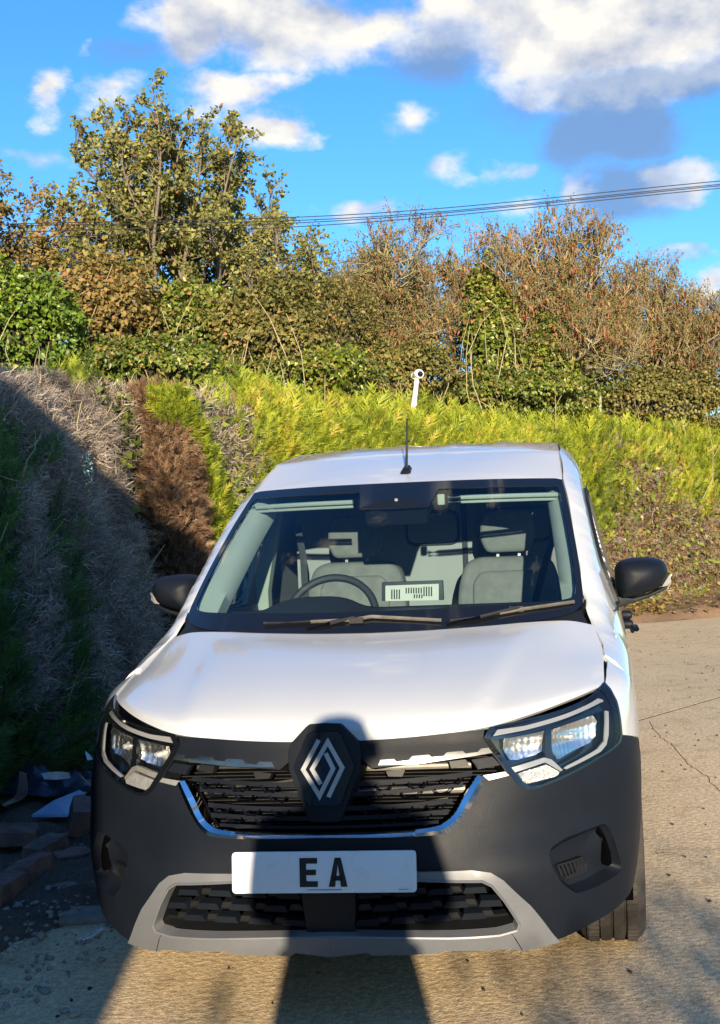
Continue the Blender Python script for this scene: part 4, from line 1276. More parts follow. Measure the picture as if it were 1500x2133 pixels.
def scatter(T, Fc, P, D, Nrm, size, rnd, name):
    """instances of a template (k,3) with faces Fc placed at P, x axis along D, z axis near Nrm, merged into one mesh"""
    X = unit(D); Y = unit(np.cross(Nrm, X)); Z = np.cross(X, Y)
    V = P[:, None] + (X[:, None] * T[None, :, 0:1] + Y[:, None] * T[None, :, 1:2] + Z[:, None] * T[None, :, 2:3]) * size[:, None, None]
    k = len(T); F = (np.asarray(Fc)[None] + (np.arange(len(P)) * k)[:, None, None]).reshape(-1, np.asarray(Fc).shape[1])
    return V.reshape(-1, 3), F, np.repeat(rnd, k)


def merged(name, parts, material, parent=None, kind=None):
    Vs, Fs, Rs, b = [], [], [], 0
    for V, F, R_ in parts:
        Vs.append(V); Fs.append(F + b); Rs.append(R_); b += len(V)
    me = np_mesh(name, np.concatenate(Vs), np.concatenate(Fs), np.concatenate(Rs))
    return link(name, me, material, parent, kind, sharp=0, smooth=False)


# templates: x is the growth direction, unit long
def spray_template(seed, nb=7, w=.085, lift=.25):
    r = np.random.default_rng(seed); T, F = [], []
    def blade(a, b, w):
        a, b = np.array(a), np.array(b); d = unit(b - a); s = np.cross(d, [0, 0, 1.]); s = unit(s) * w / 2
        n = len(T); T.extend([a - s * .75, a + s * .75, b]); F.append((n, n + 1, n + 2))
    blade((0, 0, 0), (1, 0, r.normal(0, .05)), w)
    for i in range(nb):
        for sd in (-1, 1):
            x0 = .08 + .8 * (i + r.uniform(0, .6)) / nb; L = (.52 - .36 * x0) * r.uniform(.75, 1.15); an = math.radians(r.uniform(28, 48))
            blade((x0, 0, 0), (x0 + L * math.cos(an), sd * L * math.sin(an), r.normal(0, .09) + lift * L * .3), w * .9)
    return np.array(T), np.array(F)


def twig_template(seed, n=7, w=.036):
    r = np.random.default_rng(seed); T, F = [], []
    for i in range(n):
        p = np.array([r.uniform(-.1, .3), r.normal(0, .08), r.normal(0, .05)]); d = unit(np.array([1, r.normal(0, .55), r.normal(0, .45)]))
        for s in range(2):
            d2 = unit(d + r.normal(0, .38, 3)); L = r.uniform(.24, .44); q = p + d2 * L; sd = unit(np.cross(d2, r.normal(0, 1, 3))) * w / 2 * (1 - .25 * s)
            k = len(T); T.extend([p - sd, p + sd, q + sd * .7, q - sd * .7] if s == 0 else [p - sd, p + sd, q]); F.extend([(k, k + 1, k + 2), (k, k + 2, k + 3)] if s == 0 else [(k, k + 1, k + 2)]); p, d = q, d2
    return np.array(T), np.array(F)


def leaf_template(fold=.18, wide=.75):
    T = np.array([(0, 0, 0), (.35, -.5 * wide, fold), (1, 0, -.08), (.35, .5 * wide, fold), (.5, 0, 0)])
    return T, np.array([(0, 1, 2, 4), (0, 4, 2, 3)])


SPRAYS = [spray_template(k) for k in range(5)]
TWIGS = [twig_template(20 + k) for k in range(5)]
LEAF = leaf_template()
LONG = leaf_template(.12, .32)


def foliage(name, tmpls, P, D, N, size, rnd, material, parent=None, kind=None):
    idx = RNG.integers(0, len(tmpls), len(P)); parts = []
    for k, (T, F) in enumerate(tmpls):
        m = idx == k
        if m.any(): parts.append(scatter(T, F, P[m], D[m], N[m], size[m], rnd[m], name))
    return merged(name, parts, material, parent, kind)


def lumps(P, s=1.0, seed=0):
    """smooth pseudo-random field over 3D points, about -1..1"""
    r = np.random.default_rng(seed); f = 0
    for k in range(7):
        w = r.normal(0, 1, 3) * s * (1.6 + .7 * k); f = f + np.sin(P @ w + r.uniform(0, 6.28)) / (1 + .45 * k)
    return f / 2.6


def poly_mask(px, polys):
    m = np.zeros(len(px), bool)
    for p in polys: m |= in_poly(px, p)
    return m


# ------------------------------------------------------------------ hedges
def hedge_surface(line, prof, s, t):
    """line: (x, y, height) along the hedge foot with the face on its right-hand side; prof: (set back, relative height)"""
    line = np.array(line, float); seg = np.linalg.norm(np.diff(line[:, :2], axis=0), axis=1); cum = np.concatenate([[0], np.cumsum(seg)])
    q = s * cum[-1]
    x = np.interp(q, cum, line[:, 0]); y = np.interp(q, cum, line[:, 1]); h = np.interp(q, cum, line[:, 2])
    e = .25
    dx = np.interp(q + e, cum, line[:, 0]) - np.interp(q - e, cum, line[:, 0]); dy = np.interp(q + e, cum, line[:, 1]) - np.interp(q - e, cum, line[:, 1])
    d = unit(np.stack([dx, dy, 0 * dx], 1)); out = np.stack([d[:, 1], -d[:, 0], 0 * dx], 1)
    pr = np.array(prof); k = np.linspace(0, 1, len(pr))
    sb = np.interp(t, k, pr[:, 0]); zz = np.interp(t, k, pr[:, 1])
    P = np.stack([x, y, 0 * x], 1) - out * sb[:, None]; P[:, 2] = zz * h
    ds = np.interp(t + .03, k, pr[:, 0]) - np.interp(t - .03, k, pr[:, 0]); dz = (np.interp(t + .03, k, pr[:, 1]) - np.interp(t - .03, k, pr[:, 1])) * h
    n = unit(out * dz[:, None] + np.stack([0 * x, 0 * x, ds], 1))
    return P, n, d, cum[-1]


def hedge_core(root, line, prof, depth, material, lump, seed):
    ns, ntt = 90, 26
    S, T = np.meshgrid(np.linspace(0, 1, ns), np.linspace(0, 1, ntt)); P, n, d, L = hedge_surface(line, prof, S.ravel(), T.ravel())
    P = P + n * (lumps(P, 1.0, seed) * lump - depth)[:, None]
    P[:, 2] = np.maximum(P[:, 2], -.05)
    G = P.reshape(ntt, ns, 3); m = MB().grid([list(r) for r in G])
    return m.build('core', material, root, sharp=0)


def hedge_points(line, prof, n, lump, seed, t0=0, t1=1):
    s, t = RNG.uniform(0, 1, n), RNG.uniform(t0, t1, n)
    P, nr, d, L = hedge_surface(line, prof, s, t)
    lu = lumps(P, 1.0, seed)
    P = P + nr * (lu * lump + RNG.normal(0, .035, n) - .02)[:, None]
    return P, nr, d, lu


def grow_dirs(n, d, up, out, side, jit):
    m = len(n)
    return unit(n * out + np.array([0, 0, up]) + d * (RNG.normal(0, side, m))[:, None] + RNG.normal(0, jit, (m, 3)))


# left hedge, along the van
left_line = [(-2.4, -1.5, 2.2), (-2.45, 1.5, 2.2), (-2.5, 3.0, 2.22), (-2.6, 4.0, 2.3), (-2.75, 5.0, 2.45), (-2.9, 6.0, 2.66), (-2.98, 6.7, 2.78), (-3.3, 7.0, 2.75)]
left_prof = [(.12, 0), (0, .08), (0, .25), (.10, .45), (.28, .65), (.5, .85), (.7, .96), (.95, 1.0), (1.5, 1.0), (2.0, .9)]
hl_root = empty('hedge', (-2.9, 4.5, 0), 'tall dying hedge of matted grey twigs with dark green growth at its near end', 'hedge')
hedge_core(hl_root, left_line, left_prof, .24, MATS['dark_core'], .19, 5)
P, nr, d, lu = hedge_points(left_line, left_prof, 46000, .20, 5, .0, .86)
keep_ = (P[:, 1] > 1.4) | (RNG.uniform(0, 1, len(P)) < .2)      # thin out the stretch nearest the house
P, nr, d, lu = P[keep_], nr[keep_], d[keep_], lu[keep_]
deep = lumps(P, 3.2, 77)
P = P + nr * (deep * .09)[:, None]
px = to_px(P); pj = px + RNG.normal(0, 14, px.shape) + (lumps(P, 3.0, 9) * 22)[:, None]
near = P[:, 1] > 1.6
green_px = [[(-400, 900), (-20, 910), (5, 960), (10, 1020), (-10, 1090), (10, 1140), (-15, 1210), (0, 1350), (15, 1480), (90, 1530), (160, 1570), (130, 1640), (60, 1640), (-100, 1760), (-400, 1800)],
            [(85, 1090), (115, 1080), (110, 1140), (125, 1230), (135, 1310), (105, 1310), (92, 1200)], [(125, 1370), (160, 1330), (150, 1530), (105, 1530), (112, 1430)], [(180, 1510), (230, 1500), (215, 1590), (170, 1610)], [(30, 955), (95, 960), (65, 985), (30, 990)]]
gm = poly_mask(pj, green_px) | (P[:, 1] < 2.2)
strip = poly_mask(pj, [[(60, 1130), (110, 1130), (95, 1420), (45, 1420)]])
gm &= ~(strip & (lumps(P, 4.0, 3) > -.2))
k = ~gm & (RNG.uniform(0, 1, len(P)) < np.clip(.95 + deep * .45, .2, 1))
D = grow_dirs(nr[k], d[k], -.1, .75, .7, .4)
foliage('dead_twigs', TWIGS, P[k], D, unit(nr[k] + RNG.normal(0, .5, (k.sum(), 3))), RNG.uniform(.10, .24, k.sum()), np.clip(RNG.normal(.48, .24, k.sum()) + lumps(P[k], 2.5, 2) * .2 + deep[k] * .12, 0, 1), MATS['dead_grey'], hl_root, 'stuff')
k = gm & (RNG.uniform(0, 1, len(P)) < .5)
D = grow_dirs(nr[k], d[k], .75, .65, .35, .2)
foliage('green_sprays', SPRAYS, P[k] + nr[k] * .07, D, unit(nr[k] + RNG.normal(0, .6, (k.sum(), 3))), RNG.uniform(.11, .22, k.sum()), np.clip(RNG.normal(.5, .24, k.sum()), 0, 1), MATS['green_conifer'], hl_root, 'stuff')
# bare grey stems poking out of the top and the face
m = MB()
for i in range(90):
    s = np.array([RNG.uniform(.35, 1)]); t = np.array([RNG.uniform(.15, .8)]); p, n_, d_, _ = hedge_surface(left_line, left_prof, s, t)
    p = p[0] + n_[0] * .08; v = unit(n_[0] * .4 + np.array([0, 0, RNG.uniform(-.2, .9)]) + RNG.normal(0, .5, 3)); c = [p]
    for q in range(4): v = unit(v + RNG.normal(0, .35, 3)); c.append(c[-1] + v * RNG.uniform(.06, .14))
    m.tube(c, [.006, .005, .0045, .004, .003], 4)
m.build('bare_stem', MATS['pale_twig'], hl_root, 'stuff')

# back hedge, behind the van
back_line = [(-3.3, 6.6, 2.8), (-3.15, 7.4, 2.86), (-2.85, 8.8, 2.9), (-2.25, 10.6, 2.88), (-1.5, 12.2, 2.86), (.8, 14.8, 2.88), (3.0, 17.4, 2.93), (5.2, 20.0, 3.0)]
back_prof = [(.05, 0), (0, .08), (0, .3), (.02, .55), (.08, .78), (.22, .93), (.5, 1.0), (1.0, 1.02), (1.5, .95)]
hb_root = empty('hedge', (.5, 14.5, 0), 'long golden green conifer hedge with brown bare patches low down, behind the van', 'hedge')
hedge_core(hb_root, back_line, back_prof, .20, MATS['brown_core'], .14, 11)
P, nr, d, lu = hedge_points(back_line, back_prof, 60000, .17, 11, .0, .82)
P[:, 2] += np.where(P[:, 2] > 2.7, .10 * lumps(P, 1.6, 31), 0)
px = to_px(P); pj = px + RNG.normal(0, 26, px.shape) + (lumps(P, 3.5, 19) * 26)[:, None]
brown_px = [[(1120, 1260), (1190, 1110), (1235, 1110), (1262, 1060), (1290, 960), (1330, 950), (1385, 1020), (1420, 1040), (1500, 1040), (1700, 1060), (1700, 1300), (1120, 1300)],
            [(1225, 880), (1300, 885), (1305, 960), (1262, 955), (1235, 930)], [(1340, 880), (1420, 890), (1425, 1000), (1385, 1000), (1345, 940)], [(960, 840), (1010, 850), (1000, 890), (968, 885)]]
ivy_px = [[(150, 740), (495, 810), (525, 870), (528, 960), (505, 1100), (450, 1350), (150, 1350)]]
bm1 = poly_mask(pj, brown_px); iv = poly_mask(pj, ivy_px); gl = ~(bm1 | iv)
gl &= ~(lumps(P, 2.3, 41) > .95)
k = gl
D = grow_dirs(nr[k], d[k], .85, .6, .35, .22)
foliage('golden_sprays', SPRAYS, P[k] + nr[k] * .05, D, unit(nr[k] + RNG.normal(0, .55, (k.sum(), 3))), RNG.uniform(.12, .25, k.sum()),
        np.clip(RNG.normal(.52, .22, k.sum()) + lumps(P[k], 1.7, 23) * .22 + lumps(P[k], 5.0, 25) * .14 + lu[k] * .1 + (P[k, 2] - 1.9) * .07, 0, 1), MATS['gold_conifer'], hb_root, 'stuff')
for mt_, kk in (('dead_brown', ~gl & ~iv & (RNG.uniform(0, 1, len(P)) < .55)), ('dead_grey', ~gl & (iv | (RNG.uniform(0, 1, len(P)) < .35)) & (RNG.uniform(0, 1, len(P)) < .8))):
    D = grow_dirs(nr[kk], d[kk], .1, .8, .7, .3)
    foliage('dead_twigs', TWIGS, P[kk], D, unit(nr[kk] + RNG.normal(0, .5, (kk.sum(), 3))), RNG.uniform(.12, .26, kk.sum()), np.clip(RNG.normal(.5, .25, kk.sum()), 0, 1), MATS[mt_], hb_root, 'stuff')
k = (~gl & (RNG.uniform(0, 1, len(P)) < .30)) | (iv & (RNG.uniform(0, 1, len(P)) < .5))
foliage('ivy_leaves', [LEAF], P[k] + nr[k] * .06, grow_dirs(nr[k], d[k], -.3, .4, .6, .5), unit(nr[k] + RNG.normal(0, .5, (k.sum(), 3))), RNG.uniform(.06, .11, k.sum()), np.clip(RNG.normal(.5, .3, k.sum()), 0, 1), MATS['ivy_leaf'], hb_root, 'stuff')
k = ~gl & (RNG.uniform(0, 1, len(P)) < .18)
foliage('withered_leaves', [LEAF], P[k] + nr[k] * .06, grow_dirs(nr[k], d[k], -.5, .4, .6, .5), unit(nr[k] + RNG.normal(0, .6, (k.sum(), 3))), RNG.uniform(.05, .10, k.sum()), RNG.uniform(0, 1, k.sum()), MATS['autumn_leaf'], hb_root, 'stuff')
# longer shoots that break the clipped top line
k = (P[:, 2] > 2.62) & gl & (RNG.uniform(0, 1, len(P)) < .10)
foliage('top_shoots', SPRAYS, P[k] + np.array([0, 0, .05]), grow_dirs(nr[k], d[k], 1.3, .25, .5, .25), unit(nr[k] + RNG.normal(0, .5, (k.sum(), 3))), RNG.uniform(.2, .46, k.sum()), np.clip(RNG.normal(.6, .25, k.sum()), 0, 1), MATS['gold_conifer'], hb_root, 'stuff')
# reddish shoots along the top edge
k = (P[:, 2] > 2.75) & (RNG.uniform(0, 1, len(P)) < .07)
foliage('red_shoots', [LONG], P[k] + np.array([0, 0, .06]), grow_dirs(nr[k], d[k], 1., .4, .4, .3), unit(nr[k] + RNG.normal(0, .6, (k.sum(), 3))), RNG.uniform(.08, .16, k.sum()), RNG.uniform(0, 1, k.sum()), MATS['autumn_leaf'], hb_root, 'stuff')


def column(name, label, axis, w, material, n, size, up=.8, core='dark_core', flat=.55):
    """narrow conifer squeezed into the hedge line; axis: list of foot-to-top centre points"""
    A = np.array(axis, float); root = empty(name, tuple(A[0]), label, 'conifer')
    t = RNG.uniform(0, 1, n); C_ = catmull(A, t * (len(A) - 1)); an = RNG.uniform(0, 2 * math.pi, n)
    ww = np.interp(t, np.linspace(0, 1, len(w)), w)
    o = np.stack([np.cos(an), np.sin(an), 0 * an], 1); rr = ww * (1 + .22 * lumps(C_ + o * .4, 3.0, 51)) * RNG.uniform(.82, 1.05, n)
    P = C_ + o * rr[:, None]
    D = unit(o * .5 + np.array([0, 0, up]) + RNG.normal(0, .25, (n, 3)))
    tm = SPRAYS
    foliage('sprays', tm, P, D, unit(o + RNG.normal(0, .5, (n, 3))), RNG.uniform(size * .7, size * 1.25, n), np.clip(RNG.normal(.5, .24, n), 0, 1), material, root, 'stuff')
    m = MB(); m.tube([Vector(catmull(A, np.array([q]))[0]) for q in np.linspace(0, len(A) - 1, 14)], [float(np.interp(q, np.linspace(0, 1, len(w)), w)) * .72 for q in np.linspace(0, 1, 14)], 12)
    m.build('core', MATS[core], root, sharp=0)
    return root


def pxc(x, y, Y): return at_y(x, y, Y)
column('conifer', 'rust brown dead conifer wedged into the corner where the two hedges meet', [(-2.98, 6.85, 0), pxc(372, 1180, 7.0), pxc(352, 1000, 7.05), pxc(330, 880, 7.1), pxc(318, 815, 7.2)], [.20, .21, .22, .20, .10], MATS['dead_brown'], 4600, .15, .35, 'brown_core')
column('conifer', 'narrow bright lime green conifer strip beside the rust brown dead conifer', [(-2.85, 7.7, 0), pxc(442, 1180, 7.6), pxc(424, 1060, 7.5), pxc(396, 960, 7.3), pxc(362, 880, 7.0), pxc(350, 835, 7.0)], [.22, .22, .19, .14, .12, .05], MATS['gold_conifer'], 3600, .19, .85)

# ------------------------------------------------------------------ trees and bushes
def branch_path(a, b, bend, n=7):
    a, b = np.array(a, float), np.array(b, float); L = np.linalg.norm(b - a); t = np.linspace(0, 1, n)[:, None]
    w = RNG.normal(0, bend * L, 3); w2 = RNG.normal(0, bend * .6 * L, 3)
    return a + (b - a) * t + w * np.sin(math.pi * t) + w2 * np.sin(2 * math.pi * t)


class TubeSet:
    """many thin branches as one numpy mesh"""
    def __init__(self, n=5): self.V, self.F, self.b, self.n = [], [], 0, n

    def add(self, path, r0, r1):
        n = self.n; p = np.asarray(path); d = unit(np.gradient(p, axis=0)); a = np.array([.3, .9, .2]) if abs(d[0][2]) > .9 else np.array([0, 0, 1.])
        x = unit(np.cross(d, a)); y = np.cross(d, x); r = np.linspace(r0, r1, len(p))[:, None, None]
        an = np.arange(n) * 2 * math.pi / n
        ring = p[:, None] + (x[:, None] * np.cos(an)[None, :, None] + y[:, None] * np.sin(an)[None, :, None]) * r
        i = np.arange(len(p) - 1)[:, None] * n; j = np.arange(n)[None]; j2 = (j + 1) % n
        F = np.stack([i + j, i + j2, i + n + j2, i + n + j], -1).reshape(-1, 4) + self.b
        self.V.append(ring.reshape(-1, 3)); self.F.append(F); self.b += len(p) * n

    def build(self, name, material, parent, kind=None):
        me = np_mesh(name, np.concatenate(self.V), np.concatenate(self.F)); return link(name, me, material, parent, kind, sharp=0)


def tree(name, label, cat, base, tips, r0=.09, nsec=12, ntwig=5, nleaf=7, leafsize=.11, lm='sycamore_leaf', sec=(.5, 1.0), twig=.35, droop=.3, extra=None, group=None,
         start=.25, depth=.9, tmpl=None, up=.5, bark='bark', fork=None, drop=0.0):
    base = np.array(base, float); root = empty(name, tuple(base), label, cat, group)
    big, thin = TubeSet(7), TubeSet(3); LP, LD = [], []
    fork = np.array(fork, float) if fork is not None else base + np.array([0, 0, 1.6])
    big.add(branch_path(base, fork, .03), r0 * 1.5, r0 * 1.15)
    tips = [np.array(t, float) - np.array([0, 0, drop]) for t in tips]
    for tp in tips:
        tp = np.array(tp, float) + np.array([0, RNG.normal(0, depth), 0])
        path = branch_path(fork + RNG.normal(0, .22, 3) * np.array([1, 1, .8]), tp, .045, 12); path[:, 2] += .10 * np.linalg.norm(tp - fork) * np.sin(np.linspace(0, math.pi, 12)) * .0
        big.add(path, r0 * RNG.uniform(.5, .85), .008)
        L = np.linalg.norm(tp - fork)
        for s in range(nsec):
            t = start + (1 - start) * (s + RNG.uniform(0, 1)) / nsec
            i = min(int(t * 11), 10); p = path[i] + (path[i + 1] - path[i]) * (t * 11 - i); ax = unit(path[i + 1] - path[i])
            dr = unit(ax * .55 + RNG.normal(0, .62, 3) + np.array([0, 0, up])); ln = RNG.uniform(*sec) * (1.1 - .45 * t)
            q = branch_path(p, p + dr * ln, .09, 6); thin.add(q, .014, .006)
            for w in range(ntwig):
                tw = .25 + .75 * (w + RNG.uniform(0, 1)) / ntwig; i2 = min(int(tw * 5), 4); p2 = q[i2] + (q[i2 + 1] - q[i2]) * (tw * 5 - i2)
                d2 = unit(dr * .6 + RNG.normal(0, .6, 3) + np.array([0, 0, up * .8])); l2 = twig * RNG.uniform(.6, 1.2)
                q2 = branch_path(p2, p2 + d2 * l2, .08, 4); thin.add(q2, .006, .003)
                for e in range(nleaf):
                    tt_ = RNG.uniform(.55, 1.08); LP.append(q2[0] + (q2[-1] - q2[0]) * tt_ + RNG.normal(0, leafsize * .4, 3)); LD.append(d2 * .4 + np.array([0, 0, -droop]))
    big.build('trunk', MATS['bark'], root); thin.build('branches', MATS[bark], root, 'stuff')
    LP, LD = np.array(LP), np.array(LD); n = len(LP)
    D = unit(LD + RNG.normal(0, .55, (n, 3)))
    rn = np.clip(RNG.normal(.48, .24, n) + lumps(LP, .9, 71) * .12, 0, 1)
    N_ = unit(RNG.normal(0, .7, (n, 3)) + np.array([.1, -.7, .5]))
    foliage('crown', [tmpl or LEAF], LP, D, N_, RNG.uniform(leafsize * .7, leafsize * 1.25, n), rn, MATS[lm], root, 'stuff')
    if extra:           # second kind of leaf or seed cluster on a share of the twig ends
        em, share, es, zmin = extra
        k = (RNG.uniform(0, 1, n) < share) & (LP[:, 2] > zmin)
        foliage('seed_clusters', [LONG], LP[k], unit(np.array([0, 0, -1.]) + RNG.normal(0, .3, (k.sum(), 3))), unit(RNG.normal(0, .7, (k.sum(), 3)) + np.array([.1, -.7, .2])), RNG.uniform(es * .7, es * 1.3, k.sum()), RNG.uniform(0, 1, k.sum()), MATS[em], root, 'stuff')
    return root


def tips_px(pts, Y): return [at_y(x, y, Y + RNG.normal(0, .15)) for x, y in pts]


tree('sycamore_tree', 'tallest tree with loose yellow green leaves and several bare upright limbs, behind the left hedge', 'tree', at_y(395, 860, 13.6) * np.array([1, 1, 0]),
     tips_px([(235, 232), (200, 262), (285, 262), (330, 262), (400, 262), (470, 262), (370, 235), (430, 285), (515, 262), (495, 310), (535, 365), (560, 440), (330, 250), (180, 290), (125, 365), (150, 400), (170, 470), (215, 330), (300, 320), (400, 300), (470, 340), (350, 400), (250, 420), (450, 430), (520, 520), (330, 480), (140, 540)], 13.6),
     .055, 15, 5, 17, .068, sec=(.25, .62), twig=.30, fork=at_y(392, 740, 13.6), depth=.7, start=.38, drop=.28)
tree('sycamore_tree', 'smaller leafy tree with a crooked pale limb just right of the tallest tree', 'tree', at_y(600, 860, 13.2) * np.array([1, 1, 0]),
     tips_px([(560, 470), (600, 500), (650, 530), (630, 560), (580, 560), (655, 640), (540, 600), (610, 640), (500, 610)], 13.2), .04, 11, 5, 16, .062, sec=(.25, .5), twig=.28, fork=at_y(575, 760, 13.2), depth=.5, start=.3)
tree('sycamore_tree', 'tree with ochre and red brown leaves cut off by the left edge of the photo', 'tree', at_y(-60, 860, 12.0) * np.array([1, 1, 0]),
     tips_px([(0, 385), (30, 400), (60, 425), (-40, 380), (95, 470), (20, 470), (60, 520), (-20, 500), (110, 540), (-90, 440), (-60, 540), (10, 570), (90, 590)], 12.2), .055, 11, 5, 15, .062, 'autumn_leaf', sec=(.25, .55), twig=.28, fork=at_y(-40, 740, 12.0), depth=.5, start=.25)
K = dict(lm='olive_leaf', sec=(.3, .75), twig=.36, nleaf=9, leafsize=.052, tmpl=LONG, up=.65, bark='pale_twig')
tree('ash_tree', 'brown twiggy tree of fine pale arching branches above the security camera', 'tree', at_y(800, 880, 15.0) * np.array([1, 1, 0]),
     tips_px([(690, 560), (735, 510), (770, 490), (820, 495), (860, 500), (905, 470), (700, 640), (760, 600), (830, 580), (900, 560), (680, 700), (930, 640), (650, 600), (720, 580), (790, 540), (870, 620), (740, 680), (840, 680)], 15.0),
     .04, 24, 9, extra=('red_keys', .14, .085, 3.8), fork=at_y(800, 790, 15.0), depth=.8, start=.15, drop=.45, **K)
tree('ash_tree', 'largest red brown tree hung with rusty seed clusters, its twigs crossing the cables', 'tree', at_y(1150, 900, 16.0) * np.array([1, 1, 0]),
     tips_px([(1080, 420), (1120, 440), (1165, 420), (1200, 425), (1250, 440), (1040, 460), (990, 450), (945, 470), (1270, 470), (1290, 520), (1330, 500), (930, 530), (1000, 540), (1060, 520), (1130, 500), (1200, 500), (1240, 560), (1310, 580), (1340, 620), (960, 600), (1080, 600), (1180, 600), (900, 600), (940, 660), (1000, 680), (1240, 650), (1280, 700), (1100, 680), (1320, 680), (1020, 600), (950, 720), (1180, 700)], 16.0),
     .05, 21, 9, extra=('red_keys', .20, .09, 4.2), fork=at_y(1135, 790, 16.0), depth=.7, start=.22, drop=.55, **K)
tree('ash_tree', 'low rounded red brown tree with tangled pale twigs at the right edge of the photo', 'tree', at_y(1400, 900, 18.6) * np.array([1, 1, 0]),
     tips_px([(1350, 500), (1330, 540), (1390, 560), (1420, 590), (1450, 600), (1490, 620), (1520, 640), (1360, 600), (1400, 650), (1460, 680), (1330, 660), (1290, 640), (1500, 720), (1560, 640), (1420, 740), (1350, 720), (1540, 760)], 18.6),
     .045, 21, 9, extra=('red_keys', .18, .09, 3.6), fork=at_y(1390, 800, 18.6), depth=.8, start=.15, drop=.4, **K)


def bush(name, label, c, r, n, lm, size, tmpl=LEAF, cat='bush', group=None, core=True, stems=26, seed=0, flat=.9):
    c, r = np.array(c, float), np.array(r, float); root = empty(name, (c[0], c[1], 0), label, cat, group)
    n = int(n * 1.3); size = size * .76
    o = unit(RNG.normal(0, 1, (n, 3))); o[:, 2] = np.abs(o[:, 2]) * np.where(RNG.uniform(0, 1, n) < .75, 1, -1); o[:, 1] = np.where((o[:, 1] > .3) & (RNG.uniform(0, 1, n) < .7), -o[:, 1], o[:, 1])
    rad = (.62 + .4 * np.sqrt(RNG.uniform(0, 1, n))) * (1 + .30 * lumps(o * 2.2 + c, 1.2, seed) + .16 * lumps(o * 5 + c, 1.2, seed + 1))
    P = c + o * r * rad[:, None]; P[:, 2] = np.maximum(P[:, 2], .05)
    D = unit(o * .4 + np.array([0, 0, -.35]) + RNG.normal(0, .55, (n, 3)))
    foliage('foliage', [tmpl], P, D, unit(o * .8 + RNG.normal(0, .55, (n, 3)) + np.array([0, -.2, .3])), RNG.uniform(size * .65, size * 1.3, n), np.clip(RNG.normal(.48, .26, n) + lumps(P, 1.2, seed + 2) * .2, 0, 1), MATS[lm], root, 'stuff')
    k = (RNG.uniform(0, 1, n) < .16) & (lumps(P, 1.5, seed + 4) > -.1)
    if lm in ('ivy_leaf', 'olive_leaf'): foliage('dry_leaves', [LEAF], P[k] + o[k] * .04, D[k], unit(o[k] * .8 + RNG.normal(0, .6, (k.sum(), 3))), RNG.uniform(size * .6, size * 1.2, k.sum()), RNG.uniform(0, 1, k.sum()), MATS['autumn_leaf'], root, 'stuff')
    ts = TubeSet(4)
    for i in range(stems):
        e = c + unit(RNG.normal(0, 1, 3) + np.array([0, -.5, .6])) * r * RNG.uniform(.7, 1.12); ts.add(branch_path(np.array([c[0] + RNG.normal(0, .15), c[1], .0]), e, .08, 9), .017, .005)
    ts.build('stems', MATS['pale_twig'], root, 'stuff')
    if core:
        m = MB(); lat = []
        for a in np.linspace(-.5, .5, 9):
            lat.append([])
            for b in np.linspace(0, 2 * math.pi, 17):
                q = np.array([math.cos(a * math.pi) * math.cos(b), math.cos(a * math.pi) * math.sin(b), math.sin(a * math.pi)]); q = c + q * r * .62 * (1 + .2 * lumps((q * 2.2 + c)[None], 1.2, seed)[0]); q[2] = max(q[2], 0); lat[-1].append(q)
        m.grid(lat); m.build('core', MATS['dark_core'], root, sharp=0)
    return root


def bpx(x, y, Y): return at_y(x, y, Y)
bush('ivy_clump', 'mound of glossy bright green ivy above the left hedge at the photo edge', bpx(40, 690, 10.2), (.75, .6, .72), 5200, 'bright_ivy', .085, cat='ivy', seed=3, stems=6)
bush('bush', 'bush with dry orange brown leaves between the ivy mound and the tallest tree', bpx(215, 690, 11.6), (.75, .6, .95), 3600, 'autumn_leaf', .095, seed=5)
bush('bush', 'dark green ivy covered bush round the foot of the tallest tree', bpx(400, 700, 12.4), (.95, .6, .8), 4600, 'ivy_leaf', .095, seed=7)
bush('bush', 'mixed green and brown bush below the smaller leafy tree', bpx(560, 715, 12.3), (.9, .6, .75), 4200, 'olive_leaf', .09, seed=9)
bush('undergrowth', 'deep green leafy growth rising straight over the grey hedge top', bpx(260, 775, 11.0), (1.25, .6, .42), 5200, 'ivy_leaf', .08, seed=11)
bush('undergrowth', 'deep green leafy growth over the hedge behind the roof of the van', bpx(600, 795, 12.4), (1.3, .6, .5), 5600, 'ivy_leaf', .085, seed=13)
bush('bush', 'low olive bush standing directly behind the white security camera', bpx(800, 790, 14.2), (1.1, .6, .55), 4600, 'olive_leaf', .085, seed=15)
bush('ivy_clump', 'upright column of ivy in the gap between two red brown trees', bpx(1025, 700, 15.2), (.42, .4, 1.05), 3600, 'ivy_leaf', .10, cat='ivy', seed=17, core=False)
bush('ivy_clump', 'dark ivy climbing the trunk of the largest red brown tree', bpx(1140, 770, 15.6), (.5, .45, .85), 3000, 'ivy_leaf', .10, cat='ivy', seed=19, core=False)
bush('bush', 'dense green bush along the hedge top below the largest red brown tree', bpx(1040, 830, 15.0), (1.5, .6, .42), 5000, 'ivy_leaf', .085, seed=21)
bush('bush', 'brown and green tangle above the hedge at the right edge of the photo', bpx(1370, 840, 17.6), (1.9, .7, .6), 6500, 'olive_leaf', .085, seed=23)
bush('bush', 'yellowish twiggy bush between the smaller leafy tree and the security camera', bpx(690, 700, 13.6), (.75, .6, .85), 3800, 'olive_leaf', .085, LONG, seed=25)
TW = dict(tmpl=LONG, core=False, stems=70)
bush('bush', 'twiggy brown thicket filling in behind the tree above the security camera', bpx(770, 650, 17.5), (1.25, .7, 1.05), 4200, 'olive_leaf', .085, seed=33, **TW)
bush('bush', 'twiggy brown thicket seen through the gap left of the largest red brown tree', bpx(960, 690, 18.5), (1.15, .7, 1.15), 4200, 'olive_leaf', .085, seed=35, **TW)
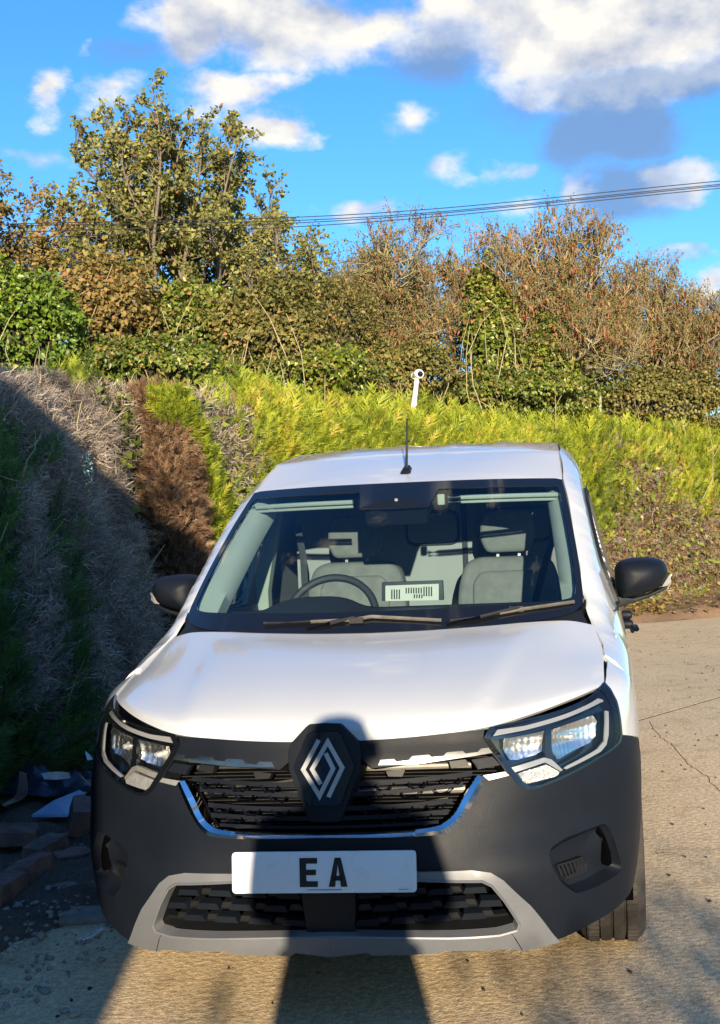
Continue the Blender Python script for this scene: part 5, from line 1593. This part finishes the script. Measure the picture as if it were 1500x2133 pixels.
bush('bush', 'twiggy brown thicket seen under the crown of the largest red brown tree', bpx(1200, 720, 19.0), (1.4, .7, 1.05), 4800, 'olive_leaf', .085, seed=37, **TW)
bush('bush', 'twiggy brown thicket between the largest red brown tree and the low rounded one', bpx(1330, 690, 19.8), (1.4, .7, 1.3), 4800, 'olive_leaf', .085, seed=39, **TW)
bush('conifer_shoot', 'bright lime conifer tuft poking above the hedge left of the security camera', bpx(690, 775, 12.2), (.34, .25, .26), 420, 'gold_conifer', .20, SPRAYS[0], cat='conifer', core=False, stems=3, seed=27)
bush('conifer_shoot', 'bright lime conifer tuft at the hedge top over the driver side roof corner', bpx(525, 815, 10.6), (.24, .2, .18), 260, 'gold_conifer', .18, SPRAYS[1], cat='conifer', core=False, stems=3, seed=29)

# ------------------------------------------------------------------ overhead cables
def cable(pts, label, r=.0056):
    a = [at_y(x, y, 11.6) for x, y in pts]; a = np.array([a[0] + (a[0] - a[1]) * 1.2] + a + [a[-1] + (a[-1] - a[-2]) * 1.2])
    P = catmull(a, np.linspace(0, len(a) - 1, 40))
    tag(MB().tube([Vector(p) for p in P], r, 6).build('overhead_cable', mat_cable, None, sharp=0), label, 'cable', 'cables slung across the sky')
mat_cable = mat('cable_black', (.012, .012, .014), .6, var=.2)
cable([(0, 467), (750, 446), (1500, 377)], 'topmost of the black cables slung across the sky')
cable([(0, 471), (750, 453), (1500, 384)], 'second highest black cable slung across the sky')
cable([(0, 485), (750, 457), (1500, 387)], 'third highest black cable, almost touching the one above it')
cable([(0, 498), (750, 464), (1500, 392)], 'lowest of the black cables slung across the sky')

# ------------------------------------------------------------------ security camera on its post, stake
mat('white_metal', (.78, .77, .74), .35, var=.08, vscale=8)
cb = at_y(864, 830, 12.6); ct = at_y(869, 784, 12.6)
sec_cam = empty('security_camera', (cb[0], cb[1], 0), 'white turret security camera on a white post rising above the back hedge', 'security camera')
ax = unit(ct - cb)
MB().tube([Vector(cb - ax * (cb[2] / ax[2])), Vector(cb), Vector(ct)], [.034, .034, .030], 14).build('post', MATS['white_metal'], sec_cam)
hc = at_y(872, 779, 12.58)
hd_ = MB().lathe([(.001, -.05), (.05, -.05), (.062, -.03), (.066, .02), (.058, .045), (.04, .052), (.001, .054)], hc, (.55, -.8, -.12), 20).build('camera_head', MATS['white_metal'], sec_cam)
MB().lathe([(.042, .0515), (.040, .058), (.001, .062)], hc, (.55, -.8, -.12), 18).build('lens', MATS['gloss_black'], hd_)
MB().lathe([(.05, 0), (.05, .03), (.03, .04)], at_y(865, 783, 12.62), (-.5, .6, .1), 16).build('bracket', MATS['white_metal'], sec_cam)
mat('weathered_wood', (.40, .36, .29), .85, var=.4, vscale=20, bump=.3)
sb, st_ = at_y(1250, 860, 16.6), at_y(1251, 806, 16.6)
tag(MB().tube([Vector((sb[0], sb[1], 0)), Vector(sb), Vector(st_)], [.028, .026, .02], 7).build('wooden_stake', MATS['weathered_wood']), 'thin pale wooden stake standing behind the hedge on the right', 'stake')

# ------------------------------------------------------------------ ground
def ground_mat(name, c1, c2, c3, scale, rough, bump, speck=0.0, streak=False):
    m = bpy.data.materials.new(name); m.use_nodes = True; nt = m.node_tree; N, L = nt.nodes, nt.links; b = N['Principled BSDF']
    b.inputs['Roughness'].default_value = rough; b.inputs['Specular IOR Level'].default_value = .2
    tc = N.new('ShaderNodeTexCoord')
    def nz(s, d=8, r=.6):
        n = N.new('ShaderNodeTexNoise'); n.inputs['Scale'].default_value = s; n.inputs['Detail'].default_value = d; n.inputs['Roughness'].default_value = r; L.new(tc.outputs['Object'], n.inputs['Vector']); return n.outputs['Fac']
    big, mid, fine, grit = nz(scale), nz(scale * 7), nz(scale * 45, 4), nz(scale * 160, 3, .7)
    def ramp(f, a, b_, ca, cb_):
        r = N.new('ShaderNodeValToRGB'); r.color_ramp.elements[0].position = a; r.color_ramp.elements[0].color = (*ca, 1); r.color_ramp.elements[1].position = b_; r.color_ramp.elements[1].color = (*cb_, 1); L.new(f, r.inputs[0]); return r.outputs[0]
    def mixc(f, a, b_, mode='MIX'):
        n = N.new('ShaderNodeMix'); n.data_type = 'RGBA'; n.blend_type = mode
        if isinstance(f, float): n.inputs[0].default_value = f
        else: L.new(f, n.inputs[0])
        L.new(a, n.inputs[6]); L.new(b_, n.inputs[7]); return n.outputs[2]
    base = ramp(big, .35, .68, c2, c1)
    stain = ramp(mid, .52, .72, (1, 1, 1), c3)
    c = mixc(.7, base, stain, 'MULTIPLY')
    c = mixc(1.0, c, ramp(fine, .36, .64, (.73, .72, .72), (1.16, 1.15, 1.14)), 'MULTIPLY')
    c = mixc(1.0, c, ramp(grit, .34, .66, (.62, .61, .60), (1.28, 1.27, 1.26)), 'MULTIPLY')
    if speck:
        v = N.new('ShaderNodeTexVoronoi'); v.inputs['Scale'].default_value = 26; L.new(tc.outputs['Object'], v.inputs['Vector'])
        vr = ramp(v.outputs['Distance'], .06, .10, (.30, .29, .28), (1, 1, 1)); c = mixc(speck, c, vr, 'MULTIPLY')
    L.new(c, b.inputs['Base Color'])
    ad = N.new('ShaderNodeMath'); ad.operation = 'ADD'; L.new(grit, ad.inputs[0])
    mu = N.new('ShaderNodeMath'); mu.operation = 'MULTIPLY'; L.new(fine, mu.inputs[0]); mu.inputs[1].default_value = 2.2; L.new(mu.outputs[0], ad.inputs[1])
    bp = N.new('ShaderNodeBump'); bp.inputs['Strength'].default_value = bump; bp.inputs['Distance'].default_value = .006; L.new(ad.outputs[0], bp.inputs['Height']); L.new(bp.outputs[0], b.inputs['Normal'])
    MATS[name] = m; return m


ground_mat('concrete', (.74, .58, .36), (.64, .50, .31), (.56, .52, .47), .9, .9, .55, .5)
ground_mat('soil', (.19, .15, .115), (.10, .082, .066), (.5, .5, .5), 2.0, .95, .9)
ground_mat('dry_soil', (.30, .20, .125), (.20, .135, .085), (.6, .55, .5), 1.6, .95, .9)
ground_mat('field', (.12, .12, .05), (.09, .085, .045), (.7, .7, .7), .15, .95, .5)
ground_mat('joint_fill', (.07, .055, .035), (.04, .03, .02), (.6, .6, .6), 4, .95, .5)

me = bpy.data.meshes.new('ground'); s_ = 900
me.from_pydata([(-s_, -s_, -.16), (s_, -s_, -.16), (s_, s_, -.16), (-s_, s_, -.16)], [], [(0, 1, 2, 3)])
link('ground', me, MATS['field'], kind='structure', smooth=False)

# concrete yard cast in slabs: two directions of joints
pav = MB().box((5.2, -3.5, -.0512), (14.0, 37.0, .10)).build('pavement', MATS['joint_fill'], kind='structure', smooth=False)
jd = np.array([.68, .99]); jd = jd / np.linalg.norm(jd); jn = np.array([-jd[1], jd[0]]); jp = np.array([1.05, 5.33])
clip = [(-1.75, -22), (12.2, -22), (12.2, 19.2), (-1.75, 11.6)]
def clip_half(poly, p, n, off):
    out = []
    for i in range(len(poly)):
        a, b = np.array(poly[i]), np.array(poly[(i + 1) % len(poly)]); da, db = (a - p) @ n - off, (b - p) @ n - off
        if da >= 0: out.append(tuple(a))
        if (da >= 0) != (db >= 0): out.append(tuple(a + (b - a) * da / (da - db)))
    return out
offs_n = [-12, -5.9, 0, 4.6, 30]; offs_d = [-40, -14, -7.6, 4.9, 11, 40]
offs_n = [-40, -9.5, -4.75, 0, 4.75, 40]
for i in range(len(offs_n) - 1):
    for j in range(len(offs_d) - 1):
        pl = clip; g = .012
        for p_, n_, o_ in ((jp, jn, offs_n[i] + g), (jp, -jn, -offs_n[i + 1] + g), (jp, jd, offs_d[j] + g), (jp, -jd, -offs_d[j + 1] + g)):
            if len(pl) >= 3: pl = clip_half(pl, p_, n_, o_)
        if len(pl) < 3: continue
        area = .5 * abs(sum(pl[q][0] * pl[(q + 1) % len(pl)][1] - pl[(q + 1) % len(pl)][0] * pl[q][1] for q in range(len(pl))))
        if area < .05: continue
        MB().prism([Vector((x, y, 0)) for x, y in pl], (0, 0, -.09)).build('slab', MATS['concrete'], pav, smooth=False, bevel=0)


ck = [at_z(x, y, .0012) for x, y in ((1352, 1503), (1376, 1535), (1400, 1552), (1432, 1590), (1466, 1612), (1500, 1648), (1540, 1672))]
ck = catmull(np.array(ck), np.linspace(0, len(ck) - 1, 40)) + np.stack([RNG.normal(0, .006, 40), RNG.normal(0, .012, 40), np.zeros(40)], 1)
cm_ = MB(); cm_.grid([[p + np.array([-.0022, 0, 0]) for p in ck], [p + np.array([.0022, .002, 0]) for p in ck]]); cm_.build('crack', MATS['joint_fill'], pav, smooth=False)


def soil_sheet(name, outline, h, material, seed, step=.07):
    V, T = tri_region(outline, [], step)
    P = np.stack([V[:, 0], V[:, 1], 0 * V[:, 0]], 1)
    B = np.array(outline); d = np.min([np.linalg.norm(V - (B[i] + (B[(i + 1) % len(B)] - B[i]) * t), axis=1) for i in range(len(B)) for t in np.linspace(0, 1, 12)], axis=0)
    P[:, 2] = -.03 + np.clip(d / .25, 0, 1) * (h + .035 * lumps(P, 4, seed) + .02 * lumps(P, 11, seed + 1) + .012 * lumps(P, 26, seed + 2))
    m = MB(); m.v = [tuple(p) for p in P]; m.f = [tuple(int(i) for i in t) for t in T]
    return m.build(name, material, None, 'structure', sharp=0)


soil_l = soil_sheet('soil', [(-4.4, -3), (-1.62, -3), (-1.55, -.5), (-1.45, .5), (-1.22, .95), (-1.08, 1.5), (-1.15, 2.4), (-1.1, 3.4), (-1.2, 5), (-1.3, 7), (-1.4, 11.5), (-3.8, 11.5), (-4.4, 9)], .075, MATS['soil'], 61)
bank = soil_sheet('soil_bank', [(-1.8, 11.0), (1.2, 13.05), (2.5, 13.75), (4.5, 15.0), (8, 17.2), (12.5, 19.8), (12, 27), (8, 24), (3.2, 18.5), (.8, 15.6), (-1.5, 13.0)], .16, MATS['dry_soil'], 67, .14)

# fallen leaves and crumbs of stone on the bank and the yard
n = 2600; t = RNG.uniform(0, 1, n); u = RNG.uniform(0, 1, n)
A_ = np.array([(-1.6, 11.6), (1.2, 13.2), (2.5, 13.9), (8, 17.4)]); a = catmull(A_, t * 3); P = np.stack([a[:, 0] - u * .2, a[:, 1] + u * 2.6, .13 + .03 * RNG.uniform(-1, 1, n)], 1)
tag(foliage('leaf_litter', [LEAF], P, unit(RNG.normal(0, 1, (n, 3)) * np.array([1, 1, .25])), unit(RNG.normal(0, .35, (n, 3)) + np.array([0, 0, 1])), RNG.uniform(.05, .11, n), RNG.uniform(.2, 1, n), MATS['autumn_leaf']), 'dry fallen leaves on the soil bank below the back hedge', 'leaves', kind='stuff')


def rock(c, s, seed, sub=2, flat=.6, rot=0.0):
    bm = bmesh.new(); bmesh.ops.create_icosphere(bm, subdivisions=sub, radius=1); r = np.random.default_rng(seed)
    V = np.array([v.co for v in bm.verts]); k = 1 + .22 * lumps(V, .9, seed) + .10 * lumps(V, 2.4, seed + 1)
    m = MB(); cs, sn = math.cos(rot), math.sin(rot); W = V * k[:, None] * np.array([s, s * r.uniform(.6, .9), s * flat])
    W = np.stack([W[:, 0] * cs - W[:, 1] * sn, W[:, 0] * sn + W[:, 1] * cs, W[:, 2]], 1) + np.array(c)
    m.v = [tuple(p) for p in W]; m.f = [tuple(v.index for v in f.verts) for f in bm.faces]; bm.free(); return m


mat('pale_stone', (.30, .285, .255), .8, var=.35, vscale=18, bump=.3, bscale=70)
mat('red_brick', (.23, .135, .11), .9, var=.4, vscale=12, color2=(.10, .08, .07), bump=.6, bscale=55)
mat('old_mortar', (.30, .27, .23), .9, var=.4, vscale=12, bump=.6, bscale=50)


def ground_hit(x, y, z=.03): return at_z(x, y, z)
# pebbles lying in the dirt beside the bricks: the larger ones one by one
peb = [(75, 1880, 9), (118, 1862, 8), (64, 1925, 10), (102, 1900, 11), (128, 1905, 9), (72, 1945, 8), (96, 1928, 7), (143, 1880, 7), (52, 1958, 6), (85, 1845, 9), (160, 1850, 7), (190, 1845, 11), (106, 1738, 12), (200, 1866, 6), (92, 2063, 14), (135, 2105, 10), (155, 2113, 12), (210, 1998, 9), (45, 1968, 7), (137, 1946, 5)]
for i, (x, y, r_) in enumerate(peb):
    p = ground_hit(x, y, .035 if x < 170 and y < 1990 else .008)
    o = rock(p, r_ / 620, 100 + i, 2, .5, RNG.uniform(0, 3)).build('pebble', MATS['pale_stone'])
    tag(o, 'pale pebble lying loose on the dark dirt in front of the left hedge', 'pebble', 'pale pebbles on the dirt')
n = 900; gx = RNG.uniform(-1.9, -1.02, n); gy = RNG.uniform(.3, 3.2, n); gz = np.where(gx < -1.25, .04, .006)
oct_ = np.array([(1, 0, 0), (0, 1, 0), (-1, 0, 0), (0, -1, 0), (0, 0, .7), (0, 0, -.7)], float); of = np.array([(0, 1, 4), (1, 2, 4), (2, 3, 4), (3, 0, 4), (1, 0, 5), (2, 1, 5), (3, 2, 5), (0, 3, 5)])
V, F, R_ = scatter(oct_, of, np.stack([gx, gy, gz], 1), RNG.normal(0, 1, (n, 3)), unit(RNG.normal(0, .3, (n, 3)) + np.array([0, 0, 1])), RNG.uniform(.004, .014, n) * np.where(RNG.uniform(0, 1, n) < .12, 1.7, 1), RNG.uniform(0, 1, n), 'g')
tag(link('gravel', np_mesh('gravel', V, F, R_), MATS['pale_stone'], kind='stuff', sharp=0, smooth=False), 'fine pale gravel crumbs strewn over the dark dirt beside the van', 'gravel')
n = 700; gx = RNG.uniform(-1.2, 5, n); gy = RNG.uniform(-1, 12, n)
V, F, R_ = scatter(oct_, of, np.stack([gx, gy, 0 * gx + .004], 1), RNG.normal(0, 1, (n, 3)), unit(RNG.normal(0, .3, (n, 3)) + np.array([0, 0, 1])), RNG.uniform(.003, .010, n), RNG.uniform(0, 1, n), 'g')
tag(link('grit', np_mesh('grit', V, F, R_), MATS['joint_fill'], kind='stuff', sharp=0, smooth=False), 'dark grit scattered on the concrete yard', 'grit')


def brick(c, size, rot, label, material='red_brick', seed=0):
    m = MB().box((0, 0, 0), size)
    bm = bmesh.new(); me_ = bpy.data.meshes.new('b'); me_.from_pydata(m.v, [], m.f); bm.from_mesh(me_); bmesh.ops.subdivide_edges(bm, edges=bm.edges, cuts=3, use_grid_fill=True)
    V = np.array([v.co for v in bm.verts]); V = V * (1 - .10 * np.clip(np.abs(V / (np.array(size) / 2)).min(1, keepdims=True) + .2, 0, 1)) + .006 * np.stack([lumps(V, 18, seed + q) for q in range(3)], 1)
    R3 = Matrix.Rotation(rot[2], 3, 'Z') @ Matrix.Rotation(rot[1], 3, 'Y') @ Matrix.Rotation(rot[0], 3, 'X')
    o = MB(); o.v = [tuple(Vector(c) + R3 @ Vector(v)) for v in V]; o.f = [tuple(v.index for v in f.verts) for f in bm.faces]; bm.free()
    ob = o.build('brick', MATS[material], None, sharp=50); tag(ob, label, 'brick')
    return ob


def gh(x, y, z): return at_z(x, y, z)
brick(gh(62, 1812, .09), (.115, .23, .085), (0.05, -.1, -.12), 'worn red brick second from the photo edge in the buried edging', seed=1)
brick(gh(8, 1850, .08), (.11, .22, .085), (.0, .08, -.05), 'dark red brick at the photo edge, first in the buried edging', seed=2)
brick(gh(95, 1768, .075), (.11, .21, .08), (.08, .05, -.2), 'half buried red brick, third from the photo edge in the edging', seed=3)
brick(gh(30, 1738, .09), (.22, .16, .07), (.1, .1, .4), 'broad flat brick lump lying in the soil behind the edging', seed=4)
brick(gh(168, 1702, .12), (.10, .17, .15), (.3, .2, .5), 'broken brick leaning on end under the blue board beside the bumper', seed=5)
brick(gh(150, 1785, .045), (.16, .09, .05), (.2, .0, .7), 'thin brick shard lying in the dirt between edging and bumper', seed=6)
brick(gh(140, 1838, .03), (.15, .18, .04), (.05, .05, .2), 'flat mortar lump sunk in the dirt in front of the edging', 'old_mortar', seed=7)
brick(gh(195, 1905, .012), (.26, .16, .03), (.0, .02, .3), 'flat grey concrete piece near the bumper corner', 'old_mortar', seed=8)

# litter under the hedge
mat('blue_board', (.30, .48, .70), .5, var=.25, vscale=9, bump=.1)
mat('white_plastic', (.80, .82, .84), .35, var=.15, vscale=14)
mat('dark_bag', (.035, .045, .07), .3, var=.4, vscale=12)
bd = [gh(66, 1703, .12), gh(140, 1703, .13), gh(190, 1641, .20), gh(183, 1645, .21), gh(80, 1672, .24)]
bd = [gh(66, 1702, .085), gh(140, 1702, .085), gh(190, 1640, .12), gh(112, 1672, .12)]
tag(MB().prism([Vector(p) for p in bd], (0, .004, .012)).build('board', MATS['blue_board'], smooth=False), 'pale blue board lying slanted among the rubbish under the left hedge', 'board')
def crumple(name, c, sx, sy, sz, seed, material, n=26, curl=0.0):
    m = MB(); G = []
    for i in range(n):
        row = []
        for j in range(n):
            a, b = i / (n - 1) * 2 - 1, j / (n - 1) * 2 - 1; p = np.array([a * sx, b * sy, 0.0]); q = np.array([[a, b, .3 * seed]])
            p[2] = sz * (.5 + .5 * lumps(q, 1.5, seed)[0] + .55 * abs(lumps(q, 3.2, seed + 1)[0]) + .3 * abs(lumps(q, 7, seed + 3)[0])) * (1 - .5 * max(abs(a), abs(b))**4) + curl * a * a
            p[:2] *= 1 + .15 * lumps(q, 1.0, seed + 2)[0]; row.append(np.array(c) + p)
        G.append(row)
    return m.grid(G).build(name, material, None, sharp=60)
tag(crumple('rubbish_bag', gh(110, 1650, .08), .30, .20, .10, 5, MATS['dark_bag']), 'crumpled dark plastic sheet heaped on the soil under the left hedge', 'plastic sheet')
def ribbon(pa, pb, w, name, label, material, n=14, sag=.0, cat='plastic strip'):
    L_ = catmull(np.array(pa), np.linspace(0, len(pa) - 1, n)); M_ = catmull(np.array(pb), np.linspace(0, len(pb) - 1, n))
    o = MB().grid([list(L_), list(M_), list(M_ + np.array([0, .006, 0])), list(L_ + np.array([0, .006, 0])), list(L_)]).build(name, material, None, sharp=60); return tag(o, label, cat)
ribbon([gh(40, 1607, .45), gh(37, 1640, .32), gh(30, 1660, .2), gh(4, 1675, .14)], [gh(54, 1612, .45), gh(56, 1645, .32), gh(48, 1664, .2), gh(8, 1680, .13)], .1, 'plastic_sheet', 'white curled plastic strip standing upright at the left end of the rubbish', MATS['white_plastic'])
ribbon([gh(86, 1611, .30), gh(115, 1608, .32), gh(143, 1610, .30)], [gh(92, 1623, .28), gh(118, 1624, .28), gh(146, 1621, .27)], .1, 'plastic_sheet', 'flat white plastic flap on top of the dark crumpled sheet', MATS['white_plastic'])
ribbon([gh(177, 1565, .35), gh(186, 1572, .34)], [gh(182, 1584, .32), gh(193, 1582, .32)], .1, 'paper_scrap', 'small white scrap tucked under the hedge beside the headlight', MATS['white_plastic'], cat='scrap')
lp = [gh(x, y, .014) for x, y in ((165, 1957), (180, 1950), (200, 1940), (213, 1934), (206, 1941), (190, 1951), (172, 1958))]
tag(MB().tube([Vector(p) for p in catmull(np.array(lp), np.linspace(0, len(lp) - 1, 30))], .004, 6).build('cable_tie', MATS['white_plastic']), 'loop of thin white strap on the ground beside the bumper corner', 'strap')

# ------------------------------------------------------------------ the photographer, behind the camera
mat('coat_cloth', (.05, .055, .07), .9, var=.2, vscale=20, bump=.2, bscale=200)
mat('skin', (.50, .31, .22), .5, var=.08, vscale=20)
mat('jeans', (.04, .055, .09), .9, var=.25, vscale=25, bump=.2, bscale=250)
mat('hair', (.03, .02, .013), .6, var=.3, vscale=40)
PX, PY = .885, -3.58
person = empty('person', (PX, PY, 0), 'person in a dark coat and jeans holding up a phone to photograph the van', 'person')
def skinned(name, verts, edges, radii, material, parent, root=0, sub=2):
    me_ = bpy.data.meshes.new(name); me_.from_pydata([(PX + x, PY + y, z) for x, y, z in verts], edges, [])
    ob = bpy.data.objects.new(name, me_); COL.objects.link(ob); me_.materials.append(material)
    sk_ = ob.modifiers.new('skin', 'SKIN'); sk_.use_smooth_shade = True
    ly = me_.skin_vertices[0] if me_.skin_vertices else None
    if ly is None:
        bm = bmesh.new(); bm.from_mesh(me_); bm.verts.layers.skin.verify(); bm.to_mesh(me_); bm.free(); ly = me_.skin_vertices[0]
    for i, r_ in enumerate(radii): ly.data[i].radius = r_ if isinstance(r_, tuple) else (r_, r_); ly.data[i].use_root = (i == root)
    s2 = ob.modifiers.new('sub', 'SUBSURF'); s2.levels = s2.render_levels = sub
    ob.parent = parent
    if parent.type == 'EMPTY': ob.matrix_parent_inverse = Matrix.Translation(-Vector(parent.location))
    return ob
body = [(0, 0, .95), (0, 0, 1.12), (0, 0, 1.30), (0, .0, 1.42), (0, .015, 1.50), (0, .03, 1.575), (0, .035, 1.66), (0, .03, 1.72),
        (.10, 0, .90), (.11, .02, .50), (.11, 0, .09), (.12, .12, .04), (-.10, 0, .90), (-.11, .02, .50), (-.11, 0, .09), (-.12, .12, .04),
        (.19, 0, 1.41), (.235, .10, 1.15), (.02, .32, 1.36), (-.01, .375, 1.405), (-.19, 0, 1.41), (-.245, .10, 1.15), (-.20, .32, 1.36), (-.185, .375, 1.405)]
be = [(0, 1), (1, 2), (2, 3), (3, 4), (4, 5), (5, 6), (6, 7), (0, 8), (8, 9), (9, 10), (10, 11), (0, 12), (12, 13), (13, 14), (14, 15), (3, 16), (16, 17), (17, 18), (18, 19), (3, 20), (20, 21), (21, 22), (22, 23)]
br_ = [(.20, .14), (.20, .14), (.20, .13), (.13, .10), .055, .078, .092, .055, .085, .06, .045, .04, .085, .06, .045, .04, .085, .065, .045, .03, .085, .065, .045, .03]
body = [(x, y, z * (1.01 if z > .5 and y < .3 else 1)) for x, y, z in body]
body_o = skinned('body', body, be, br_, MATS['coat_cloth'], person)
skinned('head', [(0, .035, 1.540), (0, .04, 1.610), (0, .045, 1.680), (0, .04, 1.740)], [(0, 1), (1, 2), (2, 3)], [.058, .082, .094, .07], MATS['skin'], person)
skinned('hair', [(0, .0, 1.630), (0, .0, 1.710), (0, .02, 1.775)], [(0, 1), (1, 2)], [.075, .095, .075], MATS['hair'], person)
MB().box((PX, PY + .135, 1.645), (.024, .03, .04)).build('nose', MATS['skin'], person, bevel=.006)
for s in (-1, 1):
    MB().lathe([(.001, .008), (.008, .006), (.011, 0)], (PX + s * .033, PY + .125, 1.682), (0, 1, 0), 10).build('eye', MATS['white_plastic'], person)
    MB().box((PX + s * .093, PY + .04, 1.66), (.02, .035, .06)).build('ear', MATS['skin'], person, bevel=.008)
    hx = -.185 if s < 0 else -.01
    hv = [(hx, .375, 1.405), (hx, .40, 1.44), (hx - s * .01, .41, 1.47)]; hedg = [(0, 1), (1, 2)]; hrad = [.026, .034, .03]
    for f_ in range(4):
        b0 = len(hv); zf = 1.435 + f_ * .017
        hv += [(hx - s * .012, .418, zf), (hx - s * .03, .425 + .004 * f_, zf + .003), (hx - s * .045, .418, zf + .004)]; hedg += [(1 if f_ < 2 else 2, b0), (b0, b0 + 1), (b0 + 1, b0 + 2)]; hrad += [.0095, .009, .0075]
    b0 = len(hv); hv += [(hx - s * .005, .385, 1.475), (hx - s * .018, .395, 1.50)]; hedg += [(2, b0), (b0, b0 + 1)]; hrad += [.011, .009]
    skinned('hand', hv, hedg, hrad, MATS['skin'], person)
MB().lathe([(.20, 1.10), (.235, .9), (.265, .55), (.275, .38), (.255, .38)], (PX, PY, 0), (0, 0, 1), 20).build('coat_skirt', MATS['coat_cloth'], person)
ph = MB().box((CAM_C[0] - .02, CAM_C[1] - .030, CAM_C[2] - .055), (.074, .009, .150)).build('phone', MATS['gloss_black'], None, bevel=.003)
tag(ph, 'black phone held upright in front of the person in the dark coat', 'phone')

# ------------------------------------------------------------------ gabled house added out of view to shade the left hedge and ground
mat('render_wall', (.62, .58, .50), .9, var=.15, vscale=3, bump=.15)
mat('roof_tile', (.20, .10, .075), .85, var=.35, vscale=8, bump=.3)
HX0, HX1, HY0, HY1, HE, HR = -6.6, .72, -15.0, -6.2, 3.85, 6.4
house = empty('house', ((HX0 + HX1) / 2, (HY0 + HY1) / 2, 0), 'added pale house with a tiled gable roof, unseen, shading the left hedge', 'house')
xm = (HX0 + HX1) / 2
gab = [Vector((HX0, HY1, 0)), Vector((HX1, HY1, 0)), Vector((HX1, HY1, HE)), Vector((xm, HY1, HR)), Vector((HX0, HY1, HE))]
MB().prism(gab, (0, HY0 - HY1, 0)).build('wall', MATS['render_wall'], house, smooth=False)
for s in (-1, 1):
    xe = HX1 + .25 if s > 0 else HX0 - .25; ze = HE - .25 * (HR - HE) / (HX1 - xm)
    MB().prism([Vector((xm, HY1 + .2, HR + .02)), Vector((xe, HY1 + .2, ze + .02)), Vector((xe, HY1 + .2, ze + .12)), Vector((xm, HY1 + .2, HR + .14))], (0, HY0 - HY1 - .4, 0)).build('roof', MATS['roof_tile'], house, smooth=False)
w_ = MB().box((xm - 1.2, HY1 + .02, 1.5), (1.3, .06, 1.2)).build('window', MATS['white_metal'], house, smooth=False)
MB().box((xm - 1.2, HY1 + .055, 1.5), (1.12, .02, 1.02)).build('pane', MATS['gloss_black'], w_, smooth=False)
dr = MB().box((xm + 1.4, HY1 + .02, 1.05), (.95, .06, 2.1)).build('door', MATS['blue_board'], house, smooth=False)
MB().box((xm + 1.75, HY1 + .07, 1.05), (.03, .06, .12)).build('handle', MATS['satin_silver'], dr)

# unseen tree added so its loose crown dapples the house shade on the hedge
tree('sycamore_tree', 'thin young tree added out of view, its loose crown dappling the hedge shade', 'tree', (-1.5, -5.0, 0), [(-1.3, -4.6, 4.9), (-.6, -4.7, 4.7), (-1.0, -4.4, 5.3), (-.2, -4.6, 4.3), (-1.9, -4.8, 4.7), (-.1, -4.3, 3.8), (-1.4, -4.9, 5.6), (-2.4, -4.8, 5.2)],
     0.03, 5, 4, 7, .085, sec=(.25, .6), twig=.3, fork=(-1.3, -4.9, 2.6), depth=.2, start=.45)

# unseen shrubs added behind the person to shade the near ground
bush('bush', 'low round shrub added behind the person, house side, to shade the near ground', (2.2, -9.2, .9), (.9, .7, 1.15), 2600, 'ivy_leaf', .10, seed=43)
bush('bush', 'higher round shrub added behind the person, open side, to shade the near ground', (3.5, -9.2, 1.05), (1.1, .7, 1.22), 2800, 'ivy_leaf', .10, seed=45)
bush('bush', 'broad shrub added at the end of the unseen row to shade the ground', (5.4, -9.2, 1.0), (1.3, .7, 1.2), 2800, 'ivy_leaf', .10, seed=47)
